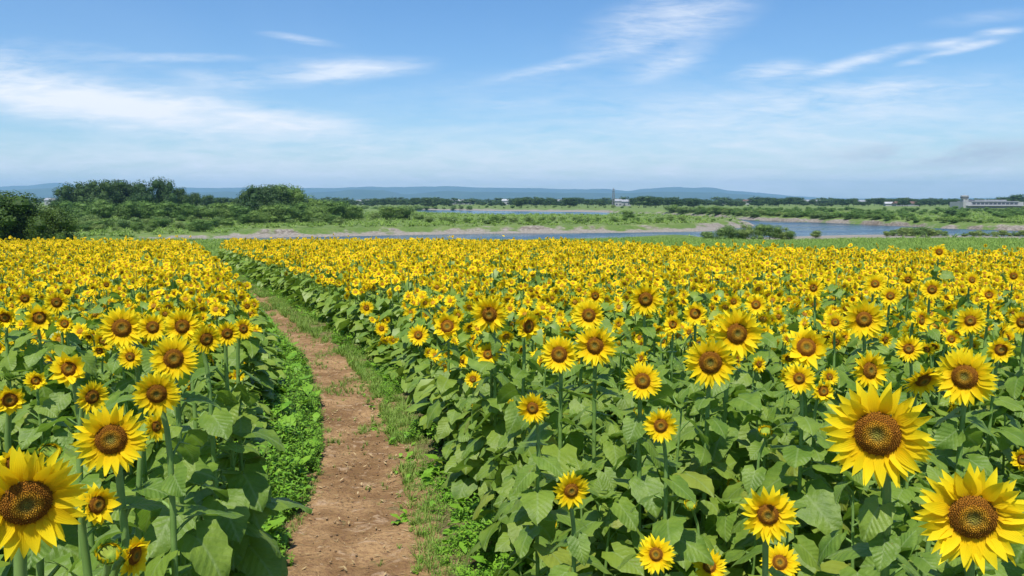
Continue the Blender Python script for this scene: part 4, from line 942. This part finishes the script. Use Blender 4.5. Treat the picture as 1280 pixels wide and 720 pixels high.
# wispy break-up in two directions of stretch
def stretched(sx, sy, rot, scale, det=7):
    mp = N('ShaderNodeMapping'); mp.inputs['Rotation'].default_value = (0, 0, R(rot)); mp.inputs['Scale'].default_value = (sx, sy, 1); L(cmb.outputs[0], mp.inputs[0])
    return noise(nt, scale, det, mp.outputs[0], .6, .6)
w1 = stretched(1, 4.5, -6, 5.5); w2 = stretched(1, 6, -13, 20); w3 = stretched(1, 1.6, 20, 2.6, 3)
wis = math_(nt, 'ADD', math_(nt, 'MULTIPLY', w1, .55), math_(nt, 'MULTIPLY', w2, .45))
wm = mrange(nt, wis, .38, .64, .06, 1.35, False); solid = math_(nt, 'MULTIPLY', math_(nt, 'MULTIPLY', acc, acc), .55, None, True)
wm = math_(nt, 'ADD', math_(nt, 'MULTIPLY', wm, math_(nt, 'SUBTRACT', 1, solid)), math_(nt, 'MULTIPLY', solid, 1.0)); cf = math_(nt, 'MULTIPLY', acc, wm, None, True)
faint = math_(nt, 'MULTIPLY', mrange(nt, w3, .45, .75, 0, .14), mrange(nt, v, .0, .22, 1, .3)); cf = math_(nt, 'MAXIMUM', cf, faint)
hs = N('ShaderNodeHueSaturation'); hs.inputs['Saturation'].default_value = 1.2; L(sky.outputs[0], hs.inputs['Color'])
skyc = mixc(nt, 1.0, hs.outputs[0], (.83, .97, 1.10), 'MULTIPLY')
cc = mixc(nt, cf, skyc, (7.2, 7.5, 8.0)); cu, cv = uvp(1190, 192); s1 = N('ShaderNodeVectorMath'); s1.operation = 'SUBTRACT'; L(cmb.outputs[0], s1.inputs[0]); s1.inputs[1].default_value = (cu, cv, 0)
mp = N('ShaderNodeMapping'); mp.vector_type = 'TEXTURE'; mp.inputs['Rotation'].default_value = (0, 0, R(2)); mp.inputs['Scale'].default_value = (.20, .022, 1); L(s1.outputs[0], mp.inputs[0])
ln = N('ShaderNodeVectorMath'); ln.operation = 'LENGTH'; L(mp.outputs[0], ln.inputs[0])
gq = math_(nt, 'MULTIPLY', mrange(nt, ln.outputs['Value'], .2, 1.1, .75, 0), mrange(nt, w1, .38, .6)); cc = mixc(nt, gq, cc, (3.6, 4.2, 5.0))
L(cc, bg.inputs[0]); L(bg.outputs[0], out.inputs[0])

# ------------------------------------------------------------------ camera and render settings
cam = bpy.data.cameras.new('camera'); cam.sensor_width = 36; cam.lens = FPX / 1280 * 36; cam.clip_start = .05; cam.clip_end = 30000
co = bpy.data.objects.new('camera', cam); COL.objects.link(co); co.location = EYE; co.rotation_euler = (math.pi / 2 - PITCH, 0, 0); scene.camera = co
scene.render.engine = 'CYCLES'; cy = scene.cycles; cy.use_denoising = True
try: cy.denoiser = 'OPENIMAGEDENOISE'; cy.denoising_input_passes = 'RGB_ALBEDO_NORMAL'
except Exception: pass
cy.max_bounces = 6; cy.diffuse_bounces = 3; cy.glossy_bounces = 2; cy.transmission_bounces = 3; cy.transparent_max_bounces = 6; cy.volume_bounces = 1
cy.sample_clamp_indirect = 6; cy.use_adaptive_sampling = True; cy.adaptive_threshold = .015
scene.view_settings.view_transform = 'Standard'; scene.view_settings.look = 'None'; scene.view_settings.gamma = 1; scene.view_settings.exposure = .42
